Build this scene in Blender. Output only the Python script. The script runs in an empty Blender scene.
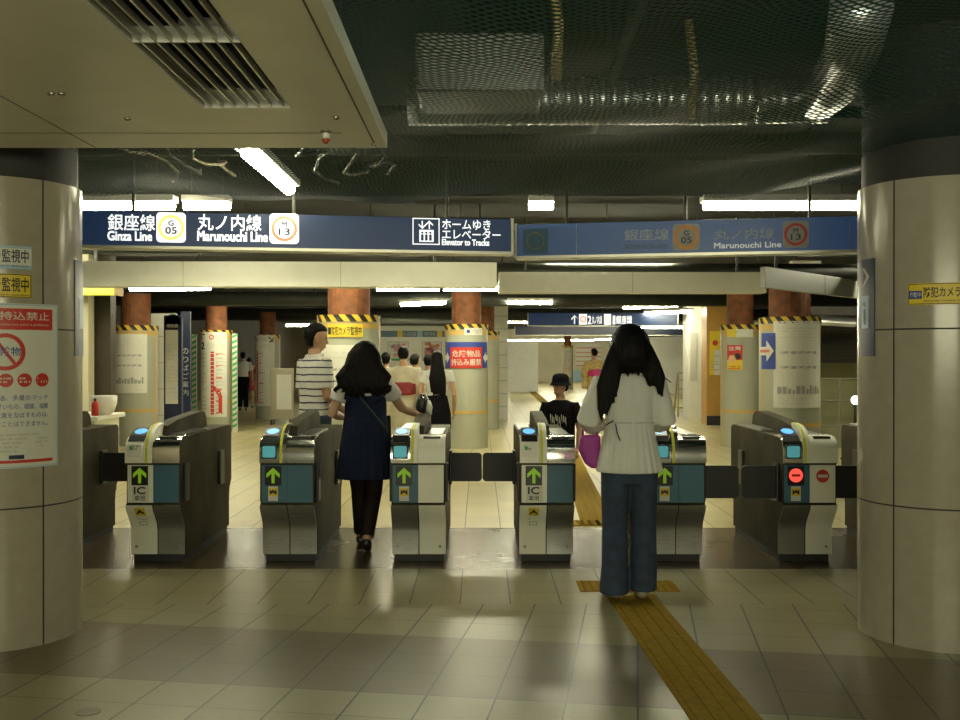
import bpy, bmesh, math, random
from mathutils import Vector, Matrix
from math import sin, cos, pi, radians
random.seed(7)
SC = bpy.context.scene
COL = SC.collection
V = Vector

# ------------------------------------------------------------ camera, world, exposure
H_CAM, F_PX, HOR = 1.45, 1000.0, 357.0
cam = bpy.data.cameras.new('camera')
cam.sensor_width = 36.0
cam.lens = F_PX / 960 * 36.0
cam.clip_start = 0.05
cam_o = bpy.data.objects.new('camera', cam)
COL.objects.link(cam_o)
cam_o.location = (0, 0, H_CAM)
cam_o.rotation_euler = (radians(90 - 0.17), 0, 0)
SC.camera = cam_o
w = bpy.data.worlds.new('world')
SC.world = w
w.use_nodes = True
w.node_tree.nodes['Background'].inputs[0].default_value = (0.8, 0.8, 0.5, 1)
w.node_tree.nodes['Background'].inputs[1].default_value = 0.10
SC.view_settings.view_transform = 'Standard'
SC.view_settings.look = 'None'
SC.view_settings.gamma = 1.0
SC.view_settings.exposure = 0.0
SC.view_settings.use_curve_mapping = False

def area(name, loc, sx, sy, energy, color, rot=(0, 0, 0)):
    l = bpy.data.lights.new(name, 'AREA')
    l.shape = 'RECTANGLE'; l.size = sx; l.size_y = sy; l.energy = energy; l.color = color
    o = bpy.data.objects.new(name, l); COL.objects.link(o)
    o.location = loc; o.rotation_euler = rot
    return o
WARM = (1.0, 0.955, 0.66)
# area light added behind the camera to brighten the foreground
area('foreground_fill', (0.2, -2.8, 1.95), 4.6, 0.9, 185, (1.0, 0.965, 0.64), (radians(82), 0, 0))
LAMP_FAR, LAMP_GATE = 84.0, 58.0

# ------------------------------------------------------------ materials
MATS = {}
def M(name, rgb=None, rough=0.5, metal=0.0, var=0.0, vscale=6.0, bump=0.0, bscale=40.0, emit=0.0, emit_rgb=None, spec=0.5, coat=0.0, stretch=None, alpha=1.0):
    if name in MATS:
        return MATS[name]
    m = bpy.data.materials.new(name); m.use_nodes = True
    nt = m.node_tree; b = nt.nodes['Principled BSDF']
    c = (rgb[0], rgb[1], rgb[2], 1)
    b.inputs['Base Color'].default_value = c
    b.inputs['Roughness'].default_value = rough
    b.inputs['Metallic'].default_value = metal
    b.inputs['Specular IOR Level'].default_value = spec
    b.inputs['Coat Weight'].default_value = coat
    b.inputs['Alpha'].default_value = alpha
    if emit:
        e = emit_rgb or rgb
        b.inputs['Emission Color'].default_value = (e[0], e[1], e[2], 1)
        b.inputs['Emission Strength'].default_value = emit
    tc = nt.nodes.new('ShaderNodeTexCoord')
    src = tc.outputs['Object']
    if stretch:
        mp = nt.nodes.new('ShaderNodeMapping'); mp.inputs['Scale'].default_value = stretch
        nt.links.new(src, mp.inputs[0]); src = mp.outputs[0]
    if var:
        n = nt.nodes.new('ShaderNodeTexNoise'); n.inputs['Scale'].default_value = vscale; n.inputs['Detail'].default_value = 4
        r = nt.nodes.new('ShaderNodeMapRange'); r.inputs['From Min'].default_value = 0.3; r.inputs['From Max'].default_value = 0.7
        r.inputs['To Min'].default_value = 1 - var; r.inputs['To Max'].default_value = 1 + var
        mx = nt.nodes.new('ShaderNodeMix'); mx.data_type = 'RGBA'; mx.blend_type = 'MULTIPLY'; mx.inputs[0].default_value = 1
        mx.inputs[6].default_value = c
        nt.links.new(src, n.inputs['Vector']); nt.links.new(n.outputs[0], r.inputs[0]); nt.links.new(r.outputs[0], mx.inputs[7])
        nt.links.new(mx.outputs[2], b.inputs['Base Color'])
    if bump:
        n2 = nt.nodes.new('ShaderNodeTexNoise'); n2.inputs['Scale'].default_value = bscale; n2.inputs['Detail'].default_value = 3
        bp = nt.nodes.new('ShaderNodeBump'); bp.inputs['Strength'].default_value = bump; bp.inputs['Distance'].default_value = 0.01
        nt.links.new(src, n2.inputs['Vector']); nt.links.new(n2.outputs[0], bp.inputs['Height']); nt.links.new(bp.outputs[0], b.inputs['Normal'])
    MATS[name] = m
    return m

class NB:
    """tiny node builder for scalar math"""
    def __init__(s, m): s.nt = m.node_tree
    def math(s, op, a, b=None, c=None):
        n = s.nt.nodes.new('ShaderNodeMath'); n.operation = op
        for i, v in enumerate((a, b, c)):
            if v is None: continue
            if isinstance(v, (int, float)): n.inputs[i].default_value = v
            else: s.nt.links.new(v, n.inputs[i])
        return n.outputs[0]
    def mixc(s, f, a, b):
        n = s.nt.nodes.new('ShaderNodeMix'); n.data_type = 'RGBA'
        if isinstance(f, (int, float)): n.inputs[0].default_value = f
        else: s.nt.links.new(f, n.inputs[0])
        for i, v in ((6, a), (7, b)):
            if isinstance(v, tuple): n.inputs[i].default_value = (*v, 1)
            else: s.nt.links.new(v, n.inputs[i])
        return n.outputs[2]
    def noise(s, vec, scale, detail=3):
        n = s.nt.nodes.new('ShaderNodeTexNoise'); n.inputs['Scale'].default_value = scale; n.inputs['Detail'].default_value = detail
        s.nt.links.new(vec, n.inputs['Vector']); return n.outputs[0]

def tile_mat(name, base, ang, tu, tv, u0, v0, grout=(0.02, 0.018, 0.012), dark=None, dark_rgb=None, rough=0.3, gw=0.009, vgrout=0.75):
    """square floor tiles, grid turned by ang, grid lines through (u0, v0); rows between dark[0] and dark[1] are of a darker tile"""
    m = M(name, base, rough)
    nt = m.node_tree; nb = NB(m); b = nt.nodes['Principled BSDF']
    tc = nt.nodes.new('ShaderNodeTexCoord'); sp = nt.nodes.new('ShaderNodeSeparateXYZ')
    nt.links.new(tc.outputs['Object'], sp.inputs[0])
    X, Y = sp.outputs[0], sp.outputs[1]
    ca, sa = cos(ang), sin(ang)
    U = nb.math('SUBTRACT', nb.math('MULTIPLY', X, ca), nb.math('MULTIPLY', Y, sa))
    W = nb.math('ADD', nb.math('MULTIPLY', X, sa), nb.math('MULTIPLY', Y, ca))
    fu = nb.math('DIVIDE', nb.math('SUBTRACT', U, u0), tu); fv = nb.math('DIVIDE', nb.math('SUBTRACT', W, v0), tv)
    def line(f, t, g):
        d = nb.math('ABSOLUTE', nb.math('SUBTRACT', nb.math('FRACT', nb.math('ADD', f, 0.5)), 0.5))
        return nb.math('LESS_THAN', d, g / t / 2)
    gu = line(fu, tu, gw); gv = nb.math('MULTIPLY', line(fv, tv, gw * 0.7), vgrout)
    g = nb.math('MAXIMUM', gu, gv)
    wn = nt.nodes.new('ShaderNodeTexWhiteNoise'); wn.noise_dimensions = '2D'
    cb = nt.nodes.new('ShaderNodeCombineXYZ')
    nt.links.new(nb.math('FLOOR', fu), cb.inputs[0]); nt.links.new(nb.math('FLOOR', fv), cb.inputs[1]); nt.links.new(cb.outputs[0], wn.inputs['Vector'])
    col = base
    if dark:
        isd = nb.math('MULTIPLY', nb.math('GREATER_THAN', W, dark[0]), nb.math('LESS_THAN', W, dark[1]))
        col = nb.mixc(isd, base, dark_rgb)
    ns = nb.noise(tc.outputs['Object'], 60, 4); ns2 = nb.noise(tc.outputs['Object'], 1.3, 3)
    k = nb.math('MULTIPLY', nb.math('MULTIPLY', nb.math('ADD', 0.94, nb.math('MULTIPLY', wn.outputs[0], 0.12)), nb.math('ADD', 0.8, nb.math('MULTIPLY', ns, 0.4))), nb.math('ADD', 0.8, nb.math('MULTIPLY', ns2, 0.4)))
    mul = nt.nodes.new('ShaderNodeMix'); mul.data_type = 'RGBA'; mul.blend_type = 'MULTIPLY'; mul.inputs[0].default_value = 1
    if isinstance(col, tuple): mul.inputs[6].default_value = (*col, 1)
    else: nt.links.new(col, mul.inputs[6])
    nt.links.new(k, mul.inputs[7])
    fin = nb.mixc(g, mul.outputs[2], grout)
    nt.links.new(fin, b.inputs['Base Color'])
    nt.links.new(nb.math('ADD', rough, nb.math('MULTIPLY', ns2, 0.12)), b.inputs['Roughness'])
    return m

def net_mat(name, rgb, k=31.0, th=0.2):
    m = M(name, rgb, 0.6)
    nt = m.node_tree; nb = NB(m); b = nt.nodes['Principled BSDF']
    tc = nt.nodes.new('ShaderNodeTexCoord'); sp = nt.nodes.new('ShaderNodeSeparateXYZ')
    wob = nt.nodes.new('ShaderNodeTexNoise'); wob.inputs['Scale'].default_value = 1.7
    nt.links.new(tc.outputs['Object'], wob.inputs['Vector'])
    vm = nt.nodes.new('ShaderNodeVectorMath'); vm.operation = 'MULTIPLY_ADD'
    nt.links.new(wob.outputs['Color'], vm.inputs[0]); vm.inputs[1].default_value = (0.22, 0.22, 0.1); nt.links.new(tc.outputs['Object'], vm.inputs[2])
    nt.links.new(vm.outputs[0], sp.inputs[0])
    X, Y = sp.outputs[0], sp.outputs[1]
    def ln(a):
        return nb.math('ABSOLUTE', nb.math('SUBTRACT', nb.math('FRACT', a), 0.5))
    xs = nb.math('MULTIPLY', X, k * 0.62); ys = nb.math('MULTIPLY', Y, k)
    a1 = ln(nb.math('ADD', xs, ys)); a2 = ln(nb.math('SUBTRACT', xs, ys))
    g = nb.math('LESS_THAN', nb.math('MINIMUM', a1, a2), th)
    nt.links.new(g, b.inputs['Alpha'])
    return m

# ------------------------------------------------------------ object helpers
def tag(o, label, cat=None, group=None, kind=None):
    o['label'] = label
    if cat: o['category'] = cat
    if group: o['group'] = group
    if kind: o['kind'] = kind
    return o

def empty(name, loc=(0, 0, 0), rz=0.0):
    o = bpy.data.objects.new(name, None); COL.objects.link(o)
    o.location = loc; o.rotation_euler = (0, 0, rz); o.empty_display_size = 0.1
    return o

def lerp(a, b, t): return a + (b - a) * t

class MB:
    def __init__(s):
        s.bm = bmesh.new()
    def _mat(s, faces, m):
        for f in faces: f.material_index = m
    def box(s, c, size, m=0, bevel=0.0, rz=0.0, rx=0.0, ry=0.0):
        mat = Matrix.Translation(V(c)) @ Matrix.Rotation(rz, 4, 'Z') @ Matrix.Rotation(rx, 4, 'X') @ Matrix.Rotation(ry, 4, 'Y') @ Matrix.Diagonal((size[0], size[1], size[2], 1))
        n0 = set(s.bm.faces)
        r = bmesh.ops.create_cube(s.bm, size=1.0, matrix=mat)
        if bevel:
            es = list({e for v in r['verts'] for e in v.link_edges})
            bmesh.ops.bevel(s.bm, geom=es, offset=bevel, segments=2, affect='EDGES', profile=0.6)
        s._mat([f for f in s.bm.faces if f not in n0], m)
        return s
    def ring_loft(s, rings, m=0, cap=True):
        vs = [[s.bm.verts.new(p) for p in r] for r in rings]
        n = len(rings[0]); fs = []
        for i in range(len(vs) - 1):
            for j in range(n):
                fs.append(s.bm.faces.new((vs[i][j], vs[i][(j + 1) % n], vs[i + 1][(j + 1) % n], vs[i + 1][j])))
        if cap:
            fs.append(s.bm.faces.new(list(reversed(vs[0])))); fs.append(s.bm.faces.new(vs[-1]))
        s._mat(fs, m); return s
    def cyl(s, p0, p1, r0, r1=None, n=16, m=0):
        return s.tube([p0, p1], [r0, r0 if r1 is None else r1], n, m)
    def tube(s, pts, r, n=10, m=0, flat=1.0, ref=(1, 0, 0), rounded=False):
        pts = [V(p) for p in pts]
        if not isinstance(r, (list, tuple)): r = [r] * len(pts)
        r = list(r)
        if rounded:
            d0 = (pts[1] - pts[0]).normalized(); d1 = (pts[-1] - pts[-2]).normalized()
            pts = [pts[0] - d0 * r[0] * 0.85, pts[0] - d0 * r[0] * 0.5] + pts + [pts[-1] + d1 * r[-1] * 0.5, pts[-1] + d1 * r[-1] * 0.85]
            r = [r[0] * 0.45, r[0] * 0.85] + r + [r[-1] * 0.85, r[-1] * 0.45]
        rings = []
        for i, p in enumerate(pts):
            t = (pts[min(i + 1, len(pts) - 1)] - pts[max(i - 1, 0)]).normalized()
            a = V(ref) - t * V(ref).dot(t)
            if a.length < 0.05:
                a = V((0, 1, 0)) - t * t.y
                if a.length < 0.05: a = V((0, 0, 1)) - t * t.z
            a.normalize(); b = t.cross(a)
            rings.append([p + a * (r[i] * cos(2 * pi * k / n)) + b * (r[i] * flat * sin(2 * pi * k / n)) for k in range(n)])
        return s.ring_loft(rings, m)
    def stack(s, rings, n=24, m=0, pw=1.0):
        """rings of (z, cx, cy, rx, ry): superellipse sections stacked in z"""
        out = []
        def se(c): return math.copysign(abs(c) ** pw, c)
        for z, cx, cy, rx, ry in rings:
            out.append([V((cx + rx * se(cos(2 * pi * k / n)), cy + ry * se(sin(2 * pi * k / n)), z)) for k in range(n)])
        return s.ring_loft(out, m)
    def ell(s, c, r, m=0, n=12, mat=None):
        n0 = set(s.bm.faces)
        mm = Matrix.Translation(V(c)) @ (mat or Matrix()) @ Matrix.Diagonal((r[0], r[1], r[2], 1))
        bmesh.ops.create_uvsphere(s.bm, u_segments=n, v_segments=max(6, n * 2 // 3), radius=1.0, matrix=mm)
        s._mat([f for f in s.bm.faces if f not in n0], m); return s
    def prism(s, prof, x0, x1, m=0):
        """(y, z) outline extruded from x0 to x1"""
        a = [s.bm.verts.new((x0, y, z)) for y, z in prof]; b = [s.bm.verts.new((x1, y, z)) for y, z in prof]
        n = len(prof); fs = [s.bm.faces.new(a), s.bm.faces.new(list(reversed(b)))]
        for i in range(n):
            fs.append(s.bm.faces.new((a[i], b[i], b[(i + 1) % n], a[(i + 1) % n])))
        s._mat(fs, m); return s
    def sheet(s, prof, x0, x1, off, m=0, th=0.004):
        """thin plate lying on the front (towards -y) of the open outline prof"""
        o = []
        for i, (y, z) in enumerate(prof):
            a = V(prof[max(i - 1, 0)]); b = V(prof[min(i + 1, len(prof) - 1)])
            d = (b - a).normalized(); nrm = V((-d.y, d.x))
            o.append((y + nrm.x * off, z + nrm.y * off))
        inn = [(y - 0.0, z) for y, z in prof]
        return s.prism(o + list(reversed(inn)), x0, x1, m)
    def lathe(s, prof, c=(0, 0, 0), n=32, m=0):
        rings = [[V((c[0] + r * cos(2 * pi * k / n), c[1] + r * sin(2 * pi * k / n), c[2] + z)) for k in range(n)] for r, z in prof]
        return s.ring_loft(rings, m)
    def quad(s, a, b, c, d, m=0):
        f = s.bm.faces.new([s.bm.verts.new(V(p)) for p in (a, b, c, d)]); f.material_index = m; return s
    def build(s, name, mats, parent=None, smooth=False, loc=None, rz=0.0, vox=None, relax=0):
        if not isinstance(mats, (list, tuple)): mats = [mats]
        bmesh.ops.recalc_face_normals(s.bm, faces=s.bm.faces)
        me = bpy.data.meshes.new(name); s.bm.to_mesh(me); s.bm.free()
        if vox:
            t = bpy.data.objects.new('tmp', me); COL.objects.link(t)
            md = t.modifiers.new('r', 'REMESH'); md.mode = 'VOXEL'; md.voxel_size = vox; md.use_smooth_shade = True
            if relax:
                sm = t.modifiers.new('s', 'SMOOTH'); sm.iterations = relax; sm.factor = 0.5
            dg = bpy.context.evaluated_depsgraph_get()
            me2 = bpy.data.meshes.new_from_object(t.evaluated_get(dg)); me2.name = name
            bpy.data.objects.remove(t); bpy.data.meshes.remove(me); me = me2
            me.materials.clear(); smooth = True
        for m in mats: me.materials.append(m)
        if smooth:
            for p in me.polygons: p.use_smooth = True
        o = bpy.data.objects.new(name, me); COL.objects.link(o)
        if parent: o.parent = parent
        if loc: o.location = loc
        o.rotation_euler = (0, 0, rz)
        return o

def auto_smooth(o, ang=35):
    me = o.data
    for p in me.polygons: p.use_smooth = True
    bm = bmesh.new(); bm.from_mesh(me)
    for e in bm.edges:
        if len(e.link_faces) == 2 and e.calc_face_angle(0) > radians(ang): e.smooth = False
    bm.to_mesh(me); bm.free()
    return o

# ------------------------------------------------------------ lettering and flat panels
_TXT = {}
def text_tris(s, bold):
    key = (s, bold)
    if key in _TXT: return _TXT[key]
    c = bpy.data.curves.new('t', 'FONT'); c.body = s; c.size = 1.0; c.offset = bold; c.resolution_u = 3; c.fill_mode = 'FRONT'
    o = bpy.data.objects.new('t', c); COL.objects.link(o)
    dg = bpy.context.evaluated_depsgraph_get(); dg.update()
    me = bpy.data.meshes.new_from_object(o.evaluated_get(dg))
    vs = [(v.co.x, v.co.y) for v in me.vertices]; fs = [tuple(p.vertices) for p in me.polygons]
    bpy.data.objects.remove(o); bpy.data.curves.remove(c); bpy.data.meshes.remove(me)
    if vs:
        x0 = min(v[0] for v in vs); x1 = max(v[0] for v in vs); y0 = min(v[1] for v in vs); y1 = max(v[1] for v in vs)
        vs = [((v[0] - x0) / (x1 - x0), (v[1] - y0) / (y1 - y0)) for v in vs]
    _TXT[key] = (vs, fs); return _TXT[key]

class Panel:
    """flat graphics laid on a plane or on a cylinder; u to the right, v up"""
    def __init__(s, mapf, seg=1, unit=0.0015):
        s.bm = bmesh.new(); s.unit = unit; s.map = mapf; s.mats = []; s.seg = seg
    def mi(s, m):
        if m not in s.mats: s.mats.append(m)
        return s.mats.index(m)
    def poly(s, pts, m, lay=1):
        f = s.bm.faces.new([s.bm.verts.new(s.map(u, v, s.unit * lay)) for u, v in pts]); f.material_index = s.mi(m)
    def rect(s, u0, v0, u1, v1, m, lay=1):
        n = s.seg if s.seg > 1 else 1
        for i in range(n):
            a, b = lerp(u0, u1, i / n), lerp(u0, u1, (i + 1) / n)
            s.poly([(a, v0), (b, v0), (b, v1), (a, v1)], m, lay)
    def slab(s, u0, v0, u1, v1, m, lay=1):
        """a sheet with thickness from the surface out to lay"""
        n = max(s.seg, 1); k = s.mi(m); B = []
        for i in range(n + 1):
            u = lerp(u0, u1, i / n)
            B.append([s.bm.verts.new(s.map(u, v, d)) for v, d in ((v0, 0), (v1, 0), (v1, s.unit * lay), (v0, s.unit * lay))])
        fs = [s.bm.faces.new(B[0]), s.bm.faces.new(list(reversed(B[-1])))]
        for i in range(n):
            for j in range(4):
                fs.append(s.bm.faces.new((B[i][j], B[i + 1][j], B[i + 1][(j + 1) % 4], B[i][(j + 1) % 4])))
        for f in fs: f.material_index = k
    def disc(s, u, v, r, m, lay=1, r_in=0.0, n=28, ry=None):
        ry = ry or r; k = ry / r
        for i in range(n):
            a, b = 2 * pi * i / n, 2 * pi * (i + 1) / n
            if r_in: s.poly([(u + r_in * cos(a), v + k * r_in * sin(a)), (u + r * cos(a), v + k * r * sin(a)), (u + r * cos(b), v + k * r * sin(b)), (u + r_in * cos(b), v + k * r_in * sin(b))], m, lay)
            else: s.poly([(u, v), (u + r * cos(a), v + k * r * sin(a)), (u + r * cos(b), v + k * r * sin(b))], m, lay)
    def rrect(s, u0, v0, u1, v1, rad, m, lay=1):
        pts = []
        for cx, cy, a0 in ((u1 - rad, v1 - rad, 0), (u0 + rad, v1 - rad, 90), (u0 + rad, v0 + rad, 180), (u1 - rad, v0 + rad, 270)):
            for k in range(5):
                a = radians(a0 + k * 22.5); pts.append((cx + rad * cos(a), cy + rad * sin(a)))
        s.poly(pts, m, lay)
    def frame(s, u0, v0, u1, v1, t, m, lay=1):
        s.rect(u0, v0, u1, v0 + t, m, lay); s.rect(u0, v1 - t, u1, v1, m, lay); s.rect(u0, v0, u0 + t, v1, m, lay); s.rect(u1 - t, v0, u1, v1, m, lay)
    def text(s, t, u0, v0, u1, v1, m, lay=2, bold=0.0):
        if t.isascii() and bold:
            e = (v1 - v0) * 0.035
            for q, (du, dv) in enumerate(((-e, -e), (e, -e), (-e, e), (e, e))): s.text(t, u0 + du, v0 + dv, u1 + du, v1 + dv, m, lay + q * 0.05)
            return
        vs, fs = text_tris(t, bold)
        k = s.mi(m)
        bv = [s.bm.verts.new(s.map(lerp(u0, u1, a), lerp(v0, v1, b), s.unit * lay)) for a, b in vs]
        for f in fs:
            try: s.bm.faces.new([bv[i] for i in f]).material_index = k
            except ValueError: pass
    def scribble(s, u0, v0, u1, v1, rows, m, lay=2, fill=0.55, rnd=None):
        """lines of tiny print, as short dashes"""
        rnd = rnd or random
        h = (v1 - v0) / rows
        for r in range(rows):
            u = u0; vv = v1 - (r + 0.75) * h
            while u < u1 - (u1 - u0) * 0.05:
                L = (u1 - u0) * rnd.uniform(0.03, 0.14); e = min(u + L, u1)
                if rnd.random() < 0.8: s.poly([(u, vv), (e, vv), (e, vv + h * fill), (u, vv + h * fill)], m, lay)
                u = e + (u1 - u0) * 0.018
                if rnd.random() < 0.06: break
    def build(s, name, parent=None):
        me = bpy.data.meshes.new(name); s.bm.to_mesh(me); s.bm.free()
        for m in s.mats: me.materials.append(m)
        o = bpy.data.objects.new(name, me); COL.objects.link(o)
        if parent: o.parent = parent
        return o

def plane_map(o, ux, nrm, uz=(0, 0, 1)):
    o, ux, nrm, uz = V(o), V(ux).normalized(), V(nrm).normalized(), V(uz)
    return lambda u, v, d: o + ux * u + uz * v + nrm * d
def cyl_map(cx, cy, r, th):
    """u is arc length from angle th (0 faces the camera side, -y)"""
    def f(u, v, d):
        a = th + u / r
        return V((cx + (r + d) * sin(a), cy - (r + d) * cos(a), v))
    return f
def at(px, py, d): return V(((px - 480) / F_PX * d, d, H_CAM - (py - HOR) / F_PX * d))

# ------------------------------------------------------------ shared materials
m_pillar = M('beige_glazed_panel', (0.36, 0.325, 0.245), 0.2, var=0.05, vscale=14, bump=0.015, bscale=5)
m_joint = M('dark_joint', (0.03, 0.028, 0.025), 0.7)
m_steel = M('brushed_steel', (0.36, 0.36, 0.34), 0.36, 0.8, var=0.12, vscale=5, stretch=(2, 2, 30))
m_steel_d = M('dark_steel', (0.055, 0.047, 0.028), 0.6, 0.05, var=0.4, vscale=3, spec=0.1)
m_chrome = M('chrome', (0.7, 0.69, 0.64), 0.14, 1.0, var=0.03)
m_ivory = M('ivory_plastic', (0.82, 0.81, 0.68), 0.4, var=0.03)
m_white = M('white_paint', (0.78, 0.77, 0.68), 0.45, var=0.03)
m_teal = M('teal_panel', (0.045, 0.135, 0.2), 0.45, var=0.06)
m_black = M('black_rubber', (0.012, 0.012, 0.014), 0.5, var=0.1)
m_blackp = M('black_plastic', (0.01, 0.01, 0.013), 0.3, var=0.08)
m_kick = M('dark_plinth', (0.022, 0.022, 0.024), 0.55, var=0.2)
m_yellow = M('yellow_sheet', (0.75, 0.55, 0.03), 0.45, var=0.04)
m_yelg = M('yellow_green_strip', (0.62, 0.64, 0.05), 0.4)
m_ink = M('black_ink', (0.012, 0.012, 0.014), 0.5)
m_grey = M('grey_print', (0.33, 0.33, 0.3), 0.6)
m_lgrey = M('pale_print', (0.55, 0.54, 0.46), 0.6)
m_red = M('red_print', (0.55, 0.035, 0.02), 0.5)
m_redp = M('soft_red_print', (0.62, 0.2, 0.13), 0.5)
m_blue = M('blue_print', (0.03, 0.06, 0.3), 0.5)
m_lblue = M('pale_blue_print', (0.35, 0.5, 0.62), 0.5)
m_navy = M('navy_sign_panel', (0.008, 0.018, 0.055), 0.4, emit=0.5, emit_rgb=(0.012, 0.035, 0.085))
m_navyp = M('navy_paint', (0.012, 0.02, 0.06), 0.4)
m_paper = M('paper', (0.66, 0.65, 0.56), 0.55, var=0.03)
m_orange = M('orange_print', (0.75, 0.3, 0.03), 0.5)
m_green = M('green_print', (0.05, 0.4, 0.12), 0.5)
m_pink = M('pink_print', (0.75, 0.25, 0.3), 0.5)
m_glowW = M('backlit_white', (0.9, 0.9, 0.85), 0.4, emit=0.95, emit_rgb=(0.93, 0.95, 1.0))
m_glowY = M('backlit_yellow', (0.9, 0.7, 0.1), 0.4, emit=0.9, emit_rgb=(1.0, 0.78, 0.2))
m_glowR = M('backlit_red', (0.8, 0.2, 0.1), 0.4, emit=0.8, emit_rgb=(0.9, 0.25, 0.12))
m_glowK = M('backlit_grey', (0.04, 0.04, 0.06), 0.4, emit=0.06, emit_rgb=(0.3, 0.3, 0.36))
m_arrow = M('lit_green_arrow', (0.3, 0.6, 0.02), 0.4, emit=0.13, emit_rgb=(0.45, 0.8, 0.03))
m_stop = M('lit_red_disc', (0.9, 0.05, 0.03), 0.4, emit=1.1, emit_rgb=(1.0, 0.09, 0.06))
m_oval = M('lit_blue_oval', (0.1, 0.4, 0.9), 0.3, emit=0.75, emit_rgb=(0.16, 0.55, 1.0))
m_screen = M('teal_screen', (0.1, 0.4, 0.45), 0.2, emit=0.28, emit_rgb=(0.15, 0.6, 0.68))
m_tube = M('lit_tube', (1, 1, 0.9), 0.4, emit=LAMP_FAR, emit_rgb=WARM)
m_tubeG = M('lit_tube_gate', (1, 1, 0.9), 0.4, emit=LAMP_GATE, emit_rgb=WARM)
m_lag = M('rust_brown_lagging', (0.17, 0.058, 0.018), 0.75, var=0.35, vscale=9, bump=0.3)
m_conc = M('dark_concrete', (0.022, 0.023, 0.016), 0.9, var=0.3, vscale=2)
m_foil = M('duct_foil', (0.75, 0.75, 0.72), 0.3, 0.8, var=0.1, bump=0.5, bscale=22)
m_pipe = M('dark_pipe', (0.04, 0.043, 0.033), 0.5, 0.3, var=0.2)
m_cable = M('olive_cable', (0.12, 0.11, 0.05), 0.6)
m_alu = M('silver_trim', (0.6, 0.58, 0.5), 0.3, 0.6)
m_floor_strip = M('tactile_yellow', (0.27, 0.17, 0.013), 0.85, var=0.15, vscale=20, spec=0.12)

# ------------------------------------------------------------ setting: floor, walls, ceiling
ANG = math.atan(0.158)
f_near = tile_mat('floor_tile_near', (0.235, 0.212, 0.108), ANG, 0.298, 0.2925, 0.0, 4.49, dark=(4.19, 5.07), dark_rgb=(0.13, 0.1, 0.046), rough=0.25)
f_band = tile_mat('floor_tile_band', (0.235, 0.212, 0.108), 0, 0.297, 0.3, 0.18, 5.86, rough=0.25)
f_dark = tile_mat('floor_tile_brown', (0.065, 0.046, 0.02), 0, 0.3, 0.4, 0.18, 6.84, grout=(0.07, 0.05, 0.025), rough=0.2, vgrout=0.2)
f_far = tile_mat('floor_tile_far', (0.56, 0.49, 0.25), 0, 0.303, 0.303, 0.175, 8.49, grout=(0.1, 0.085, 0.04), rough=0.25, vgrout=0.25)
mb = MB()
XW0, XW1, YE = -13.0, 13.0, 60.0
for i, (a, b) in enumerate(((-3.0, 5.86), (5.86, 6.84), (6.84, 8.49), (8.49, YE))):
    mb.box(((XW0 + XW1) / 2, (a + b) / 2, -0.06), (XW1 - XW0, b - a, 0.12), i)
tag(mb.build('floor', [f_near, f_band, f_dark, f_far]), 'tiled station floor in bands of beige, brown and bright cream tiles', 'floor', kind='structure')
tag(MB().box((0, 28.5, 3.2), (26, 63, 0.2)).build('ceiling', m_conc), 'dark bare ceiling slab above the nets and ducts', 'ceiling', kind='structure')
m_wall = M('cream_wall', (0.6, 0.56, 0.4), 0.6, var=0.06, vscale=1.5)
m_wbrown = M('brown_wall', (0.05, 0.038, 0.022), 0.7, var=0.25, vscale=2)
tag(MB().box((-9.4, 36, 1.55), (0.2, 48, 3.1)).build('wall_left', m_wbrown), 'dull brown side wall of the hall on the left', 'wall', kind='structure')
tag(MB().box((9.6, 36, 1.55), (0.2, 48, 3.1)).build('wall_right', m_wbrown), 'dull brown side wall of the hall on the right', 'wall', kind='structure')
tag(MB().box((0, 59, 1.55), (22, 0.2, 3.1)).build('wall_back', m_wall), 'cream end wall at the far end of the hall', 'wall', kind='structure')
tag(MB().box((-7.25, 13.5, 1.55), (4.6, 0.2, 3.1)).build('wall_booth', m_wbrown), 'brown booth wall behind the left gates', 'wall', kind='structure')

def strip_path(name, pts, wd, label):
    mb = MB()
    for (a, b) in zip(pts[:-1], pts[1:]):
        a, b = V((*a, 0)), V((*b, 0)); d = (b - a); L = d.length; d.normalize()
        n = V((-d.y, d.x, 0))
        mid = (a + b) / 2
        ang = math.atan2(d.y, d.x) - pi / 2
        mb.box((mid.x, mid.y, 0.002), (wd, L, 0.004), 0, rz=ang)
        for k in range(4):
            off = (k - 1.5) * wd / 4.2
            c = mid - n * off
            mb.box((c.x, c.y, 0.006), (wd * 0.1, L, 0.005), 0, rz=ang)
    return tag(mb.build(name, m_floor_strip), label, 'tactile paving')
strip_path('tactile_strip', [(1.03, 2.6), (0.915, 6.1)], 0.29, 'yellow ribbed tactile strip running up to the woman in jeans')
strip_path('tactile_strip', [(1.02, 8.6), (1.33, 15), (2.05, 31), (2.4, 57)], 0.29, 'yellow ribbed tactile strip on the bright floor past the gates')
mb = MB().box((0.93, 6.32, 0.002), (0.62, 0.29, 0.004))
for i in range(12):
    for j in range(6):
        mb.lathe([(0.011, 0.004), (0.011, 0.006), (0.006, 0.009)], (0.93 - 0.275 + i * 0.05, 6.32 - 0.12 + j * 0.048, 0), 8)
tag(mb.build('tactile_block', m_floor_strip), 'yellow dotted tactile block crossing behind the feet of the woman in jeans', 'tactile paving')
mb = MB().box((0.98, 8.72, 0.002), (0.62, 0.29, 0.004))
for i in range(12):
    for j in range(6):
        mb.lathe([(0.011, 0.004), (0.011, 0.006), (0.006, 0.009)], (0.98 - 0.275 + i * 0.05, 8.72 - 0.12 + j * 0.048, 0), 8)
tag(mb.build('tactile_block', m_floor_strip), 'yellow dotted tactile block just past the gates', 'tactile paving')
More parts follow.
